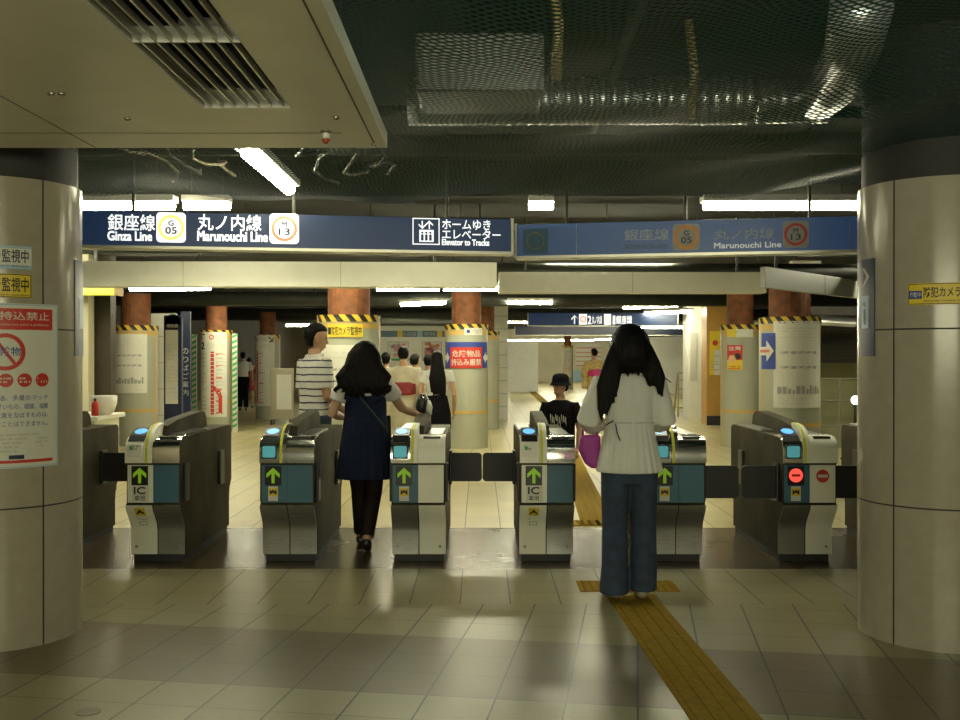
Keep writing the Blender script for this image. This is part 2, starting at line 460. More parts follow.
mb = MB().lathe([(0.05, 0.0), (0.05, 0.003), (0.04, 0.004)], (0, 0, 0), 20)
tag(mb.build('floor_cap', M('worn_cap', (.2, .18, .12), .5, var=.2), loc=(-1.6, 4.08, 0.0)), 'small round metal cap set in the floor near the left pillar', 'cap')

# ------------------------------------------------------------ the two foreground pillars
def pillar(name, cx, cy, r, ztop, seams, label):
    mb = MB().lathe([(r, 0.0), (r, ztop)], (cx, cy, 0), 72)
    mb.lathe([(r - 0.02, ztop), (r - 0.02, 3.1)], (cx, cy, 0), 40, 1)
    for z in (0.70, 1.59):
        mb.lathe([(r + 0.0006, z - 0.004), (r + 0.0006, z + 0.004)], (cx, cy, 0), 72, 1)
    for th in seams:
        f = cyl_map(cx, cy, r, th)
        mb.quad(f(-0.004, 0.0, 0.0012), f(0.004, 0.0, 0.0012), f(0.004, ztop, 0.0012), f(-0.004, ztop, 0.0012), 1)
    o = mb.build(name, [m_pillar, m_joint]); auto_smooth(o)
    return tag(o, label, 'pillar', kind='structure')
PL = (-2.525, 5.27, 0.40); PR = (2.415, 5.27, 0.40)
def theta_at(P, px):
    best = min((abs((P[0] + P[2] * sin(a)) / (P[1] - P[2] * cos(a)) * F_PX + 480 - px), a) for a in [i * pi / 1800 for i in (range(-590, 1100) if P[0] < 0 else range(-1100, 590))])
    return best[1]
pillar('pillar', *PL, 2.34, [theta_at(PL, 43), theta_at(PL, 43) + pi, theta_at(PL, 43) - pi / 2], 'beige panelled round pillar at the left edge with the prohibition poster')
pillar('pillar', *PR, 2.34, [theta_at(PR, 894), theta_at(PR, 894) + pi / 2, theta_at(PR, 894) + pi], 'beige panelled round pillar at the right edge with a navy sign')

def on_cyl(P, px_ref):
    th = theta_at(P, px_ref); f = cyl_map(*P, th)
    def uv(px, py):
        a = theta_at(P, px); d = P[1] - P[2] * cos(a)
        return (a - th) * P[2], H_CAM - (py - HOR) / F_PX * d
    return f, uv
def sheet_on(P, px0, py0, px1, py1, base, seg=10, lay=1):
    f, uv = on_cyl(P, px0); pn = Panel(f, seg)
    u0, v0 = uv(px0, py1); u1, v1 = uv(px1, py0)
    # constant height: take the middle of both edges
    pn.slab(u0, v0, u1, v1, base, lay)
    return pn, u0, v0, u1, v1
# prohibition poster (its left half runs out of the frame round the pillar)
W_P = 0.52
thr = theta_at(PL, 57.5)
f = cyl_map(*PL, thr - W_P / PL[2]); pn = Panel(f, 12)
z0, z1 = 0.90, 1.715
pn.slab(0, z0, W_P, z1, m_paper, 2)
pn.frame(0.003, z0 + 0.003, W_P - 0.003, z1 - 0.003, 0.006, m_lblue, 3)
pn.rect(0.03, 1.585, W_P - 0.035, 1.69, m_red, 3)
pn.text('危険物持込禁止', 0.05, 1.632, W_P - 0.055, 1.675, m_paper, 4, 0.01)
pn.text('Bringing of dangerous articles into trains is prohibited', 0.06, 1.602, W_P - 0.06, 1.617, m_paper, 4)
pn.disc(0.255, 1.475, 0.092, m_red, 3, 0.072)
pn.text('危険物', 0.185, 1.455, 0.325, 1.500, m_blue, 4, 0.01)
pn.poly([(0.20, 1.54), (0.212, 1.55), (0.312, 1.41), (0.30, 1.40)], m_red, 5)
for k in range(5):
    pn.disc(0.085 + k * 0.086, 1.335, 0.034, m_red, 3)
    pn.scribble(0.06 + k * 0.086, 1.318, 0.11 + k * 0.086, 1.352, 2, m_paper, 4)
for k, t in enumerate(('ガソリン、灯油、多量のマッチ', '火薬など燃えやすいもの、硫酸、塩酸', '他のお客様に危害を及ぼすものは、', '車内に持ち込むことはできません。')):
    pn.text(t, 0.05, 1.235 - k * 0.043, W_P - 0.06, 1.262 - k * 0.043, m_blue, 3)
pn.scribble(0.05, 0.975, W_P - 0.06, 1.075, 5, m_lgrey, 3)
pn.rect(0.03, 0.925, W_P - 0.035, 0.94, m_red, 3)
pn.rect(W_P - 0.25, 0.945, W_P - 0.18, 0.965, m_navyp, 3)
tag(pn.build('poster'), 'white prohibition poster with a red header on the left pillar', 'poster')
for (py0, py1, bm_, tm, lab, lt) in ((246, 269, m_lblue, m_navyp, 'pale blue surveillance sticker above the yellow one on the left pillar', 'white_sticker'), (274, 298, m_yellow, m_ink, 'yellow surveillance sticker above the prohibition poster on the left pillar', 'sticker')):
    th = theta_at(PL, 31.5); f = cyl_map(*PL, th - 0.36 / PL[2]); pn = Panel(f, 8)
    d = 4.95
    a, b = H_CAM - (py1 - HOR) / F_PX * d, H_CAM - (py0 - HOR) / F_PX * d
    pn.slab(0, a, 0.36, b, m_paper if bm_ is m_lblue else bm_, 1)
    if bm_ is m_lblue:
        pn.rect(0.0, a, 0.36, a + 0.018, m_lblue, 2); pn.rect(0, b - 0.012, 0.36, b, m_lblue, 2)
    else: pn.frame(0.002, a + 0.002, 0.358, b - 0.002, 0.004, m_ink, 2)
    pn.text('防犯カメラ監視中', 0.015, a + 0.03, 0.345, b - 0.018, tm, 3, 0.012)
    pn.text('Security camera in operation', 0.10, a + 0.008, 0.345, a + 0.02, tm, 3)
    tag(pn.build('sticker'), lab, 'sticker')
# navy direction sign wrapped on the inner side of each pillar
def elev_sign(P, pxa, pxb, lab, flip):
    ta, tb = theta_at(P, pxa), theta_at(P, pxb)
    if flip: tb = ta + 0.115 / P[2]; 
    f = cyl_map(*P, min(ta, tb)); pn = Panel(f, 8); L = abs(tb - ta) * P[2]
    a, b = 1.455, 1.96
    pn.slab(0, a, L, b, m_navyp, 3)
    c = L / 2
    pn.poly([(c - 0.03, 1.83), (c - 0.005, 1.83), (c + 0.03, 1.87), (c - 0.005, 1.91), (c - 0.03, 1.91), (c + 0.005, 1.87)], m_paper, 4)
    pn.rect(c - 0.035, 1.60, c + 0.035, 1.77, m_lblue, 4)
    pn.rect(c - 0.012, 1.62, c + 0.012, 1.70, m_navyp, 5); pn.disc(c, 1.725, 0.014, m_navyp, 5)
    return tag(pn.build('elevator_sign'), lab, 'sign')
e_th = theta_at(PR, 875)
f = cyl_map(*PR, e_th - 0.17 / PR[2]); pn = Panel(f, 8)
pn.slab(0, 1.455, 0.17, 1.96, m_navyp, 3)
pn.poly([(0.06, 1.82), (0.085, 1.82), (0.13, 1.868), (0.085, 1.915), (0.06, 1.915), (0.105, 1.868)], m_paper, 4)
pn.rect(0.05, 1.60, 0.125, 1.77, m_lblue, 4); pn.rect(0.078, 1.62, 0.098, 1.70, m_navyp, 5); pn.disc(0.088, 1.725, 0.014, m_navyp, 5)
tag(pn.build('direction_sign'), 'narrow navy sign with a white arrow on the right pillar', 'sign')
f = cyl_map(*PL, theta_at(PL, 74.5)); pn = Panel(f, 8)
pn.slab(0, 1.455, 0.17, 1.96, m_navyp, 3)
pn.rect(0.05, 1.60, 0.125, 1.77, m_lblue, 4)
tag(pn.build('direction_sign'), 'narrow navy sign seen edge on at the right side of the left pillar', 'sign')
f = cyl_map(*PR, theta_at(PR, 908)); pn = Panel(f, 10)
pn.slab(0, 1.708, 0.40, 1.815, m_yellow, 1)
pn.frame(0.003, 1.711, 0.397, 1.812, 0.003, m_ink, 2)
pn.rect(0.006, 1.738, 0.066, 1.778, m_blue, 2); pn.text('作動中', 0.01, 1.745, 0.062, 1.772, m_paper, 3)
pn.text('防犯カメラ監視中', 0.075, 1.743, 0.345, 1.795, m_ink, 3, 0.012)
pn.text('Security camera in operation', 0.075, 1.72, 0.33, 1.733, m_ink, 3)
tag(pn.build('sticker'), 'yellow surveillance sticker on the right pillar', 'sticker')

# ------------------------------------------------------------ lowered ceiling panel with louvred light, top left
m_cpanel = M('ceiling_panel_metal', (0.85, 0.83, 0.68), 0.35, 0.1, var=0.04, vscale=3)
ZP = 2.42; X1, Y1 = -0.43, 4.64; oA, oB, oy0, oy1 = -1.08, -0.73, 1.3, 3.90
root = empty('ceiling_panel', (0, 0, ZP))
mb = MB()
for (xa, xb, ya, yb) in ((-3.8, oA, 0.9, Y1), (oB, X1, 0.9, Y1), (oA, oB, oy1, Y1), (oA, oB, 0.9, oy0)):
    mb.box(((xa + xb) / 2, (ya + yb) / 2, 0.035), (xb - xa, yb - ya, 0.07))
mb.build('panel', m_cpanel, root)
mb = MB().box((X1 - 0.05, 2.77, -0.0005), (0.006, 3.74, 0.003), 0)
mb.box((-2.2, 4.33, -0.0005), (3.2, 0.003, 0.003), 0)
mb.box((-1.78, 2.77, -0.0005), (0.003, 3.74, 0.003), 0)
mb.build('panel_joint', M('panel_joint', (0.12, 0.11, 0.08), 0.6), root)
for px, py in ((52, 93), (62, 93), (128, 118), (336, 117), (374, 144)):
    d = 0.97 * 1000 / (HOR - py); x = (px - 480) / 1000 * d
    MB().lathe([(0.016, 0.0), (0.014, -0.008), (0.006, -0.012)], (x, d, 0), 14).build('screw', m_chrome, root, smooth=True)
for z in (0.55, 1.9, 3.2): pass
for (x, y) in ((-3.2, 1.4), (-3.2, 4.3), (-0.6, 1.4), (-0.6, 4.3)): MB().cyl((x, y, 0.07), (x, y, 0.68), 0.008).build('hanger_rod', m_pipe, root)
tag(root, 'pale metal ceiling panel with exposed edge, upper left', 'ceiling panel', kind='structure')
lt = empty('louvred_ceiling_light', (0, 0, ZP))
mb = MB()
mb.box(((oA + oB) / 2, (oy0 + oy1) / 2, 0.36), (oB - oA + 0.02, oy1 - oy0, 0.02))
for x in (oA - 0.005, oB + 0.005): mb.box((x, (oy0 + oy1) / 2, 0.22), (0.01, oy1 - oy0, 0.28))
for y in (oy1 + 0.005, oy0): mb.box(((oA + oB) / 2, y, 0.22), (oB - oA, 0.01, 0.28))
mb.build('housing', m_black, lt)
mb = MB()
for y in (oy1 - 0.004, 3.09): mb.box(((oA + oB) / 2, y, 0.026), (oB - oA - 0.004, 0.008, 0.05))
for x in (oA + 0.004, oB - 0.004): mb.box((x, (oy0 + oy1) / 2, 0.026), (0.008, oy1 - oy0, 0.05))
mb.build('trim_frame', M('white_enamel', (0.75, 0.76, 0.74), 0.35, var=0.02), lt)
for i in range(7):
    MB().box((lerp(oA, oB, (i + 0.75) / 7.5), (oy0 + oy1) / 2, 0.012), (0.007, oy1 - oy0 - 0.02, 0.022)).build('louvre_bar', m_alu, lt)
for y in (3.5, 2.6): MB().cyl((oA + 0.03, y, 0.2), (oB - 0.03, y, 0.2), 0.018).build('lamp_tube', M('unlit_tube', (0.6, 0.6, 0.58), 0.3), lt, smooth=True)
tag(lt, 'unlit louvred strip light recessed in the pale ceiling panel', 'ceiling light')
d = 0.97 * 1000 / (HOR - 131); bx = (326 - 480) / 1000 * d
r_ = empty('indicator_lamp', (bx, d, ZP))
MB().lathe([(0.026, 0.0), (0.026, -0.006), (0.018, -0.012)], n=20).build('collar', m_chrome, r_, smooth=True)
MB().lathe([(0.017, -0.010), (0.017, -0.022), (0.017, -0.035)], n=18).build('bulb', M('glass_bulb', (0.8, 0.8, 0.75), 0.1, var=0.02), r_, smooth=True)
MB().lathe([(0.0175, -0.035), (0.015, -0.048), (0.006, -0.055)], n=18).build('red_tip', M('amber_tip', (0.4, 0.07, 0.015), 0.25), r_, smooth=True)
tag(r_, 'small bulb with a reddish tip under the corner of the ceiling panel', 'lamp')

# ------------------------------------------------------------ safety net and what hangs above it
m_net = net_mat('green_net', (0.006, 0.072, 0.062))
def net(name, x0, x1, y0, y1, zf, label, nx=70, ny=60, seed=1):
    bm = bmesh.new(); g = []
    for j in range(ny + 1):
        row = []
        for i in range(nx + 1):
            x, y = lerp(x0, x1, i / nx), lerp(y0, y1, j / ny)
            row.append(bm.verts.new((x, y, zf(x, y))))
        g.append(row)
    for j in range(ny):
        for i in range(nx): bm.faces.new((g[j][i], g[j][i + 1], g[j + 1][i + 1], g[j + 1][i]))
    me = bpy.data.meshes.new(name); bm.to_mesh(me); bm.free(); me.materials.append(m_net)
    for p in me.polygons: p.use_smooth = True
    o = bpy.data.objects.new(name, me); COL.objects.link(o)
    return tag(o, label, 'net')
def z_net(x, y):
    return 2.53 + 0.035 * sin(2.3 * x + 0.8) * cos(1.1 * y) + 0.025 * sin(1.1 * x - 2.1 * y) + 0.015 * sin(6 * x + 3 * y) + (0.05 if x > 1.6 else 0) * (x - 1.6)
net('safety_net', -0.44, 4.2, 1.6, 6.65, z_net, 'dark green safety net sagging under the ducts in the foreground')
net('safety_net', -4.0, -0.44, 4.66, 6.85, z_net, 'dark green safety net behind the pale ceiling panel', seed=2)

def duct(name, p0, p1, r, label, ribs=0.06, m=None):
    root = empty(name, p0)
    p0, p1 = V(p0), V(p1); d = p1 - p0; n = int(d.length / ribs)
    pts, rr = [], []
    for i in range(n):
        for k, q in ((0.0, 1.0), (0.85, 1.0), (0.9, 1.035), (0.98, 1.035)):
            pts.append(d * ((i + k) / n)); rr.append(r * q)
    MB().tube(pts, rr, 28).build('duct_body', m or m_foil, root, smooth=True)
    for t in (0.2, 0.8):
        p = d * t
        MB().cyl(p + V((0, 0, r)), p + V((0, 0, 3.1 - p0.z - p.z)), 0.008).build('hanger_rod', m_pipe, root)
    return tag(root, label, 'duct')
duct('air_duct', (-0.4, 5.6, 2.88), (1.5, 5.6, 2.885), 0.13, 'silver ribbed air duct above the green net, left of the hanging pole')
duct('air_duct', (1.56, 5.62, 2.885), (1.95, 5.62, 2.885), 0.12, 'short silver foil duct end above the net on the right')
pts = [(1.86, 5.5, 2.88), (1.85, 5.2, 2.88), (1.75, 4.7, 2.9), (1.6, 4.2, 2.92)]
o = MB().tube(pts, 0.13, 22).build('flexible_duct', m_foil, smooth=True); tag(o, 'crumpled foil flexible duct bending towards the camera above the net', 'duct')
o = MB().box((0.0, 5.05, 2.87), (0.62, 0.5, 0.28), bevel=0.02).build('vent_box', M('grey_vent', (0.3, 0.3, 0.27), 0.4, 0.4)); tag(o, 'grey vent box above the net', 'vent box')
MB().cyl((0, 5.05, 3.0), (0, 5.05, 3.1), 0.01).build('hanger_rod', m_pipe, o)
for i, (x0, y0, x1, y1, z, r, lab) in enumerate(((-3.8, 6.1, 4.0, 6.15, 2.95, 0.04, 'thin dark pipe across the ceiling behind the silver duct'), (-3.8, 6.7, 4.2, 6.6, 2.86, 0.07, 'thick dark pipe across the ceiling near the gates'), (0.62, 2.0, 0.75, 6.9, 2.95, 0.03, 'dark pipe running lengthwise above the net, left of the pole'), (3.1, 1.6, 3.0, 7.0, 2.9, 0.07, 'thick dark pipe running lengthwise above the net on the right'))):
    mb = MB().cyl((x0, y0, z), (x1, y1, z), r)
    for t in (0.1, 0.5, 0.9): mb.cyl((lerp(x0, x1, t), lerp(y0, y1, t), z), (lerp(x0, x1, t), lerp(y0, y1, t), 3.1), 0.008, n=8)
    tag(mb.build('ceiling_pipe', m_pipe, smooth=True), lab, 'pipe')
for (x, y, lab) in ((0.3, 4.2, 'olive hose hanging in a loop above the net near the vent box'), (1.02, 4.9, 'yellowish hanger pole poking down at the tear in the net')):
    mb = MB().tube([(x, y, 3.1), (x + 0.03, y, 2.85), (x + 0.02, y, 2.62)], 0.022, 10)
    tag(mb.build('hanging_pole', M('yellowish_pole', (0.28, 0.2, 0.07), 0.5), smooth=True), lab, 'pole')
for i in range(6):
    pts = []; x = (-2.0, -1.82, -1.64, -1.0, -0.8, -0.62)[i]; y0 = 5.0
    for k in range(14): pts.append((x + 0.06 * sin(k * 1.3 + i), y0 + k * 0.13, 2.66 + 0.05 * sin(k * 0.9 + 2 * i)))
    tag(MB().tube(pts, 0.011, 6).build('loose_cable', [m_cable, m_pipe][i % 2], smooth=True), 'loose ceiling cable above the net behind the pale panel', 'cable', 'loose cables behind the ceiling panel')
# beams across the hall ceiling
for y, lab in ((8.6, 'dark ceiling beam over the gate lanes'), (13.2, 'dark ceiling beam behind the white beam'), (27.5, 'dark ceiling beam far down the hall')):
    tag(MB().box((0, y, 2.95), (18, 0.4, 0.3)).build('ceiling_beam', m_conc), lab, 'beam', kind='structure')
for i, (y, z, r, x0, x1) in enumerate(((9.2, 2.5, 0.06, -6, 6), (12.4, 2.52, 0.11, -7, 7), (18.0, 2.5, 0.13, -8, 8), (24.0, 2.48, 0.15, -8, 8))):
    mb = MB().cyl((x0, y, z), (x1, y + 0.3, z), r)
    for k in range(5): mb.cyl((lerp(x0, x1, k / 4), y + 0.3 * k / 4, z), (lerp(x0, x1, k / 4), y + 0.3 * k / 4, 3.1), 0.01, n=6)
    tag(mb.build('ceiling_pipe', m_pipe, smooth=True), ('slim dark pipe just behind the blue signs', 'dark pipe behind the white beam', 'dark pipe across the middle of the far hall', 'thick dark pipe at the back of the hall')[i], 'pipe')

# ------------------------------------------------------------ ceiling lamps
def lamp(c, L, rz, label, group, m=None, wd=0.12, z_top=3.1, hw=1.25):
    r = empty('fluorescent_lamp', c, rz)
    MB().box((0, 0, 0.045), (wd * hw, L * 1.03, 0.05), bevel=0.006).build('housing', m_white, r)
    MB().cyl((0, -L / 2, 0), (0, L / 2, 0), wd * 0.36, n=10).build('tube', m or m_tube, r, smooth=True)
    for t in (-0.35, 0.35): MB().cyl((0, L * t, 0.06), (0, L * t, z_top - c[2]), 0.006, n=6).build('hanger_rod', m_pipe, r)
    return tag(r, label, 'lamp', group)
GG, GF = 'fluorescent lamps over the gates', 'fluorescent lamps in the far hall'
lamp((0.9, 3.3, 2.97), 2.2, pi / 2, 'added lamp out of view above the safety net, lighting the ducts', GG, M('duct_fill_tube', (1, 1, .9), .4, emit=14, emit_rgb=(.85, 1, .85)))  # added above the view to put a highlight on the ducts
lamp((-1.33, 6.35, 2.62), 1.25, 0, 'lit fluorescent lamp running lengthwise behind the pale ceiling panel', GG, m_tubeG)
lamp((-2.82, 7.75, 2.63), 0.9, pi / 2, 'long lit lamp above the left end of the bright blue sign', GG, m_tubeG)
lamp((-2.17, 7.95, 2.66), 0.36, pi / 2, 'short lit lamp above the blue sign, right of the long one', GG, m_tubeG)
lamp((2.36, 7.75, 2.63), 1.25, pi / 2, 'long lit lamp above the right end of the dim blue sign', GG, m_tubeG)
lamp((0.5, 8.2, 2.70), 0.2, pi / 2, 'short lit lamp seen above the joint of the two blue signs', GG, m_tubeG)
far_l = [
    (170, 288, 15.0, 1.3, pi / 2.3, 'lit lamp above the left clad column behind the gates'),
    (228, 299, 18.5, 0.8, 0.5, 'lit lamp in front of the route map column'),
    (254, 302, 18.5, 1.0, 0.9, 'lit lamp over the second route map column'),
    (408, 288, 14.5, 0.9, pi / 2, 'lit lamp under the beam right of the brown lagged column'),
    (423, 303, 17.5, 1.0, 0.9, 'lit lamp above the notice board wall'),
    (478, 288, 14.5, 1.0, pi / 2, 'lit lamp just under the middle of the white beam'),
    (403, 315, 24.5, 0.9, pi / 2, 'small lit lamp low over the notice board'),
    (530, 302, 18.0, 0.8, pi / 2, 'lit lamp left of the far navy sign'),
    (517, 314, 25.0, 0.8, 1.0, 'small lit lamp at the left end of the far navy sign'),
    (655, 327, 31.0, 1.9, pi / 2, 'long lit lamp under the right end of the far navy sign'),
    (650, 306, 19.0, 1.2, 0.8, 'lit lamp above the far navy sign on the right'),
    (668, 312, 22.5, 1.2, 0.8, 'lit lamp right of the far navy sign'),
    (592, 339, 52.0, 6.0, pi / 2, 'lit lamp over the far end wall posters'),
    (545, 340, 46.0, 4.5, pi / 2, 'lit lamp at the far end wall, left of the far column'),
    (400, 338, 50.0, 6, pi / 2, 'faint lit lamp far behind the notice board wall'),
    (600, 320.5, 30.0, 3.5, pi / 2, 'added lamp out of sight right behind the far navy sign'),  # unseen, put in to light the floor and hoarding beyond
    (575, 322, 37.0, 5.0, pi / 2, 'added lamp out of sight further behind the far navy sign'),  # also unseen, added to brighten the white hoarding
    (300, 325, 29.0, 0.8, pi / 2, 'small lit lamp beside the head of the man in stripes'),
    (805, 266, 14.0, 0.4, pi / 2, 'small lit lamp above the angled white panel'),
]
for px, py, d, L, rz, lab in far_l:
    p = at(px, py, d); lamp((p.x, p.y, p.z), L, rz, lab, GF)
for x in (-2.6, -0.6, 1.6):
    lamp((x, 9.3, 2.58), 1.2, pi / 2, 'added lamp out of sight behind the blue line signs', GG, m_tubeG, hw=3)  # extra lamps screened by the signs, added to brighten the cream beam
# unseen lamps added high behind the white beam to brighten the hall floor
for x, y, lab in ((-5.5, 11.6, 'left'), (-1.9, 11.6, 'middle'), (1.7, 12.7, 'middle'), (6.0, 12.9, 'right')):
    lamp((x, y, 2.84 if x > 0 else 2.76), 1.6, pi / 2, 'added lamp out of sight high behind the white hanging beam', GF, hw=3)

# ------------------------------------------------------------ hanging line signs
class Sign:
    def __init__(s, name, A, B, z0, z1, th, label, face, parent_m):
        """A, B: ground points of the two ends of the face"""
        s.A, s.B = V((*A, 0)), V((*B, 0)); s.ux = (s.B - s.A).normalized(); s.L = (s.B - s.A).length
        s.n = V((s.ux.y, -s.ux.x, 0)); s.z0, s.z1 = z0, z1
        s.root = empty(name, (0, 0, 0)); tag(s.root, label, 'sign')
        mid = (s.A + s.B) / 2 - s.n * th / 2; a = math.atan2(s.ux.y, s.ux.x)
        MB().box((mid.x, mid.y, (z0 + z1) / 2), (s.L, th, z1 - z0), bevel=0.004, rz=a).build('box', parent_m, s.root)
        MB().box((mid.x, mid.y, z0 - 0.008), (s.L + 0.01, th + 0.02, 0.02), rz=a).build('lower_edge', m_alu, s.root)
        for q in (s.A, s.B): c = q - s.n * th / 2; MB().box((c.x, c.y, (z0 + z1) / 2), (0.018, th + 0.02, z1 - z0 + 0.01), rz=a).build('end_cap', m_alu, s.root)
        for t in (0.15, 0.5, 0.85):
            q = s.A.lerp(s.B, t) - s.n * th / 2; MB().cyl((q.x, q.y, z1), (q.x, q.y, 3.1), 0.012).build('hanger_rod', m_pipe, s.root)
        s.p = Panel(plane_map((s.A.x, s.A.y, 0), s.ux, s.n)); s.p.rect(0.012, z0 + 0.004, s.L - 0.012, z1 - 0.004, face, 1)
    def uv(s, px, py):
        k = (px - 480) / F_PX
        # ray (k t, t) meets A + u ux
        den = s.ux.x - k * s.ux.y
        u = (k * s.A.y - s.A.x) / den
        d = s.A.y + u * s.ux.y
        return u, H_CAM - (py - HOR) / F_PX * d
    def T(s, t, x0, y0, x1, y1, m, lay=3, bold=0.012):
        u0, v0 = s.uv(x0, y1); u1, v1 = s.uv(x1, y0); s.p.text(t, u0, v0, u1, v1, m, lay, bold)
    def line_mark(s, x0, y0, x1, y1, ring, a, b, paper, ink):
        u0, v0 = s.uv(x0, y1); u1, v1 = s.uv(x1, y0); w_ = u1 - u0
        s.p.rrect(u0, v0, u1, v1, w_ * 0.14, paper, 2)
        cu, cv = (u0 + u1) / 2, (v0 + v1) / 2
        s.p.disc(cu, cv, w_ * 0.445, ring, 3, w_ * 0.34)
        s.p.text(a, cu - w_ * 0.09, cv + w_ * 0.06, cu + w_ * 0.09, cv + w_ * 0.24, ink, 4, 0.01)
        s.p.text(b, cu - w_ * 0.19, cv - w_ * 0.22, cu + w_ * 0.19, cv + w_ * 0.01, ink, 4, 0.01)
    def done(s): s.p.build('sign_face', s.root)
s1 = Sign('line_sign', (-2.83, 6.735), (0.232, 7.2), 2.206, 2.443, 0.14, 'bright navy backlit line sign with an elevator pictogram, hung left over the gates', m_navy, m_navyp)
s1.T('銀座線', 108, 214.7, 155.5, 230.4, m_glowW); s1.T('Ginza Line', 108, 231.9, 152, 240.2, m_glowW)
s1.line_mark(156.5, 212.8, 186, 242.3, m_glowY, 'G', '05', m_glowW, m_glowK)
s1.T('丸ノ内線', 197.7, 215.2, 261.7, 230.4, m_glowW); s1.T('Marunouchi Line', 197.7, 232.3, 267.6, 240.7, m_glowW)
s1.line_mark(269.7, 214, 299, 243.6, m_glowR, 'M', '13', m_glowW, m_glowK)
u0, v0 = s1.uv(412.5, 244.5); u1, v1 = s1.uv(439.5, 218.5)
s1.p.frame(u0, v0, u1, v1, 0.007, m_glowW, 3)
w_ = u1 - u0
s1.p.rect(u0 + w_ * .25, v0 + .02, u1 - w_ * .22, v0 + .105, m_glowW, 3)
for k in range(3):
    cu = u0 + w_ * (.36 + .15 * k)
    s1.p.disc(cu, v0 + .085, .0085, m_navy, 4); s1.p.rect(cu - .0095, v0 + .028, cu + .0095, v0 + .073, m_navy, 4)
for sgn, cu in ((-1, u0 + w_ * .36), (1, u0 + w_ * .62)):
    t0 = v1 - .03 if sgn > 0 else v0 + .115
    s1.p.poly([(cu - .004, v0 + .112), (cu + .004, v0 + .112), (cu + .004, v1 - .02), (cu - .004, v1 - .02)], m_glowW, 3)
    ty = v1 - .018 if sgn > 0 else v0 + .112
    for q in (-1, 1):
        s1.p.poly([(cu, ty), (cu, ty - sgn * .012), (cu + q * .026, ty - sgn * .036), (cu + q * .026, ty - sgn * .024)], m_glowW, 3)
s1.T('ホームゆき', 442, 220.3, 490.5, 229.4, m_glowW); s1.T('エレベーター', 442, 230.2, 500.5, 239, m_glowW); s1.T('Elevator to Tracks', 442, 240, 489, 245, m_glowW)
s1.done()
m_blueun = M('blue_sign_panel', (0.035, 0.075, 0.2), 0.35, var=0.06, emit=0.35, emit_rgb=(0.03, 0.07, 0.16))  # weak glow put into the blue, though this sign is unlit
m_dimW = M('dim_lettering', (0.38, 0.44, 0.52), 0.5); m_dimP = M('dim_plate', (0.38, 0.37, 0.36), 0.5); m_seam = M('sign_seam', (0.3, 0.34, 0.4), 0.4)
m_dull = M('dull_blue_plate', (0.03, 0.11, 0.2), 0.4)
s2 = Sign('line_sign', (0.27, 7.52), (2.72, 7.04), 2.206, 2.447, 0.14, 'dim blue line sign with dim lettering, hung right over the gates', m_blueun, m_navyp)
s2.T('銀座線', 624, 228.5, 669, 241, m_dimW); s2.T('Ginza Line', 624, 243, 667, 248.8, M('faint_lettering', (0.1, 0.15, 0.26), 0.5))
s2.line_mark(672.5, 223.5, 700, 251, m_orange, 'G', '05', m_dimP, m_navyp)
s2.T('丸ノ内線', 714, 228, 773.7, 240, m_dimW); s2.T('Marunouchi Line', 714, 241.6, 781, 248.5, M('lettering_white', (0.7, 0.72, 0.72), 0.4, emit=0.2))  # white lettering also glows slightly on the unlit sign
s2.line_mark(782.5, 220.6, 808.7, 248, m_red, 'M', '13', m_dimP, m_navyp)
u0, v0 = s2.uv(523, 254); u1, v1 = s2.uv(548, 228); s2.p.rect(u0, v0, u1, v1, m_dull, 2)
s2.p.disc((u0 + u1) / 2, (v0 + v1) / 2, 0.07, M('faint_ring', (0.12, 0.16, 0.16), 0.5), 3, 0.055)
for px in (576, 849):
    u0, v0 = s2.uv(px, 256); u1, v1 = s2.uv(px + 1, 226); s2.p.rect(u0, 2.212, u0 + 0.006, 2.44, m_seam, 2)
s2.done()

# white hanging beams beyond the gates
m_beam = M('cream_beam', (0.78, 0.76, 0.62), 0.4, var=0.03)
def hang_beam(name, A, B, z0, z1, th, lab, m=None):
    A, B = V((*A, 0)), V((*B, 0)); ux = (B - A).normalized(); n = V((ux.y, -ux.x, 0)); mid = (A + B) / 2 - n * th / 2
    a = math.atan2(ux.y, ux.x); L = (B - A).length
    mb = MB().box((mid.x, mid.y, (z0 + z1) / 2), (L, th, z1 - z0), bevel=0.006, rz=a)
    k = int(L / 1.5)
    for i in range(1, k): q = A.lerp(B, i / k) + n * 0.001; mb.box((q.x, q.y, (z0 + z1) / 2), (0.006, 0.004, z1 - z0 - .01), 1, rz=a)
    for t in (0.1, 0.9): q = A.lerp(B, t) - n * th / 2; mb.cyl((q.x, q.y, z1), (q.x, q.y, 3.1), 0.015, m=2)
    return tag(mb.build(name, [m or m_beam, M('beam_seam', (0.35, 0.34, 0.27), 0.5), m_pipe]), lab, 'beam', kind='structure')
hang_beam('trim_1', (-6.5, 10.55), (0.18, 10.75), 2.2, 2.47, 0.25, 'long cream hanging beam behind the bright blue sign')
hang_beam('trim_2', (0.22, 11.7), (3.35, 11.7), 2.2, 2.445, 0.25, 'cream hanging beam behind the dim blue sign')
hang_beam('trim_3', (3.08, 10.8), (5.2, 13.2), 2.2, 2.43, 0.06, 'grey angled hanging panel beside the right pillar', M('grey_beam', (0.5, 0.52, 0.48), 0.4))

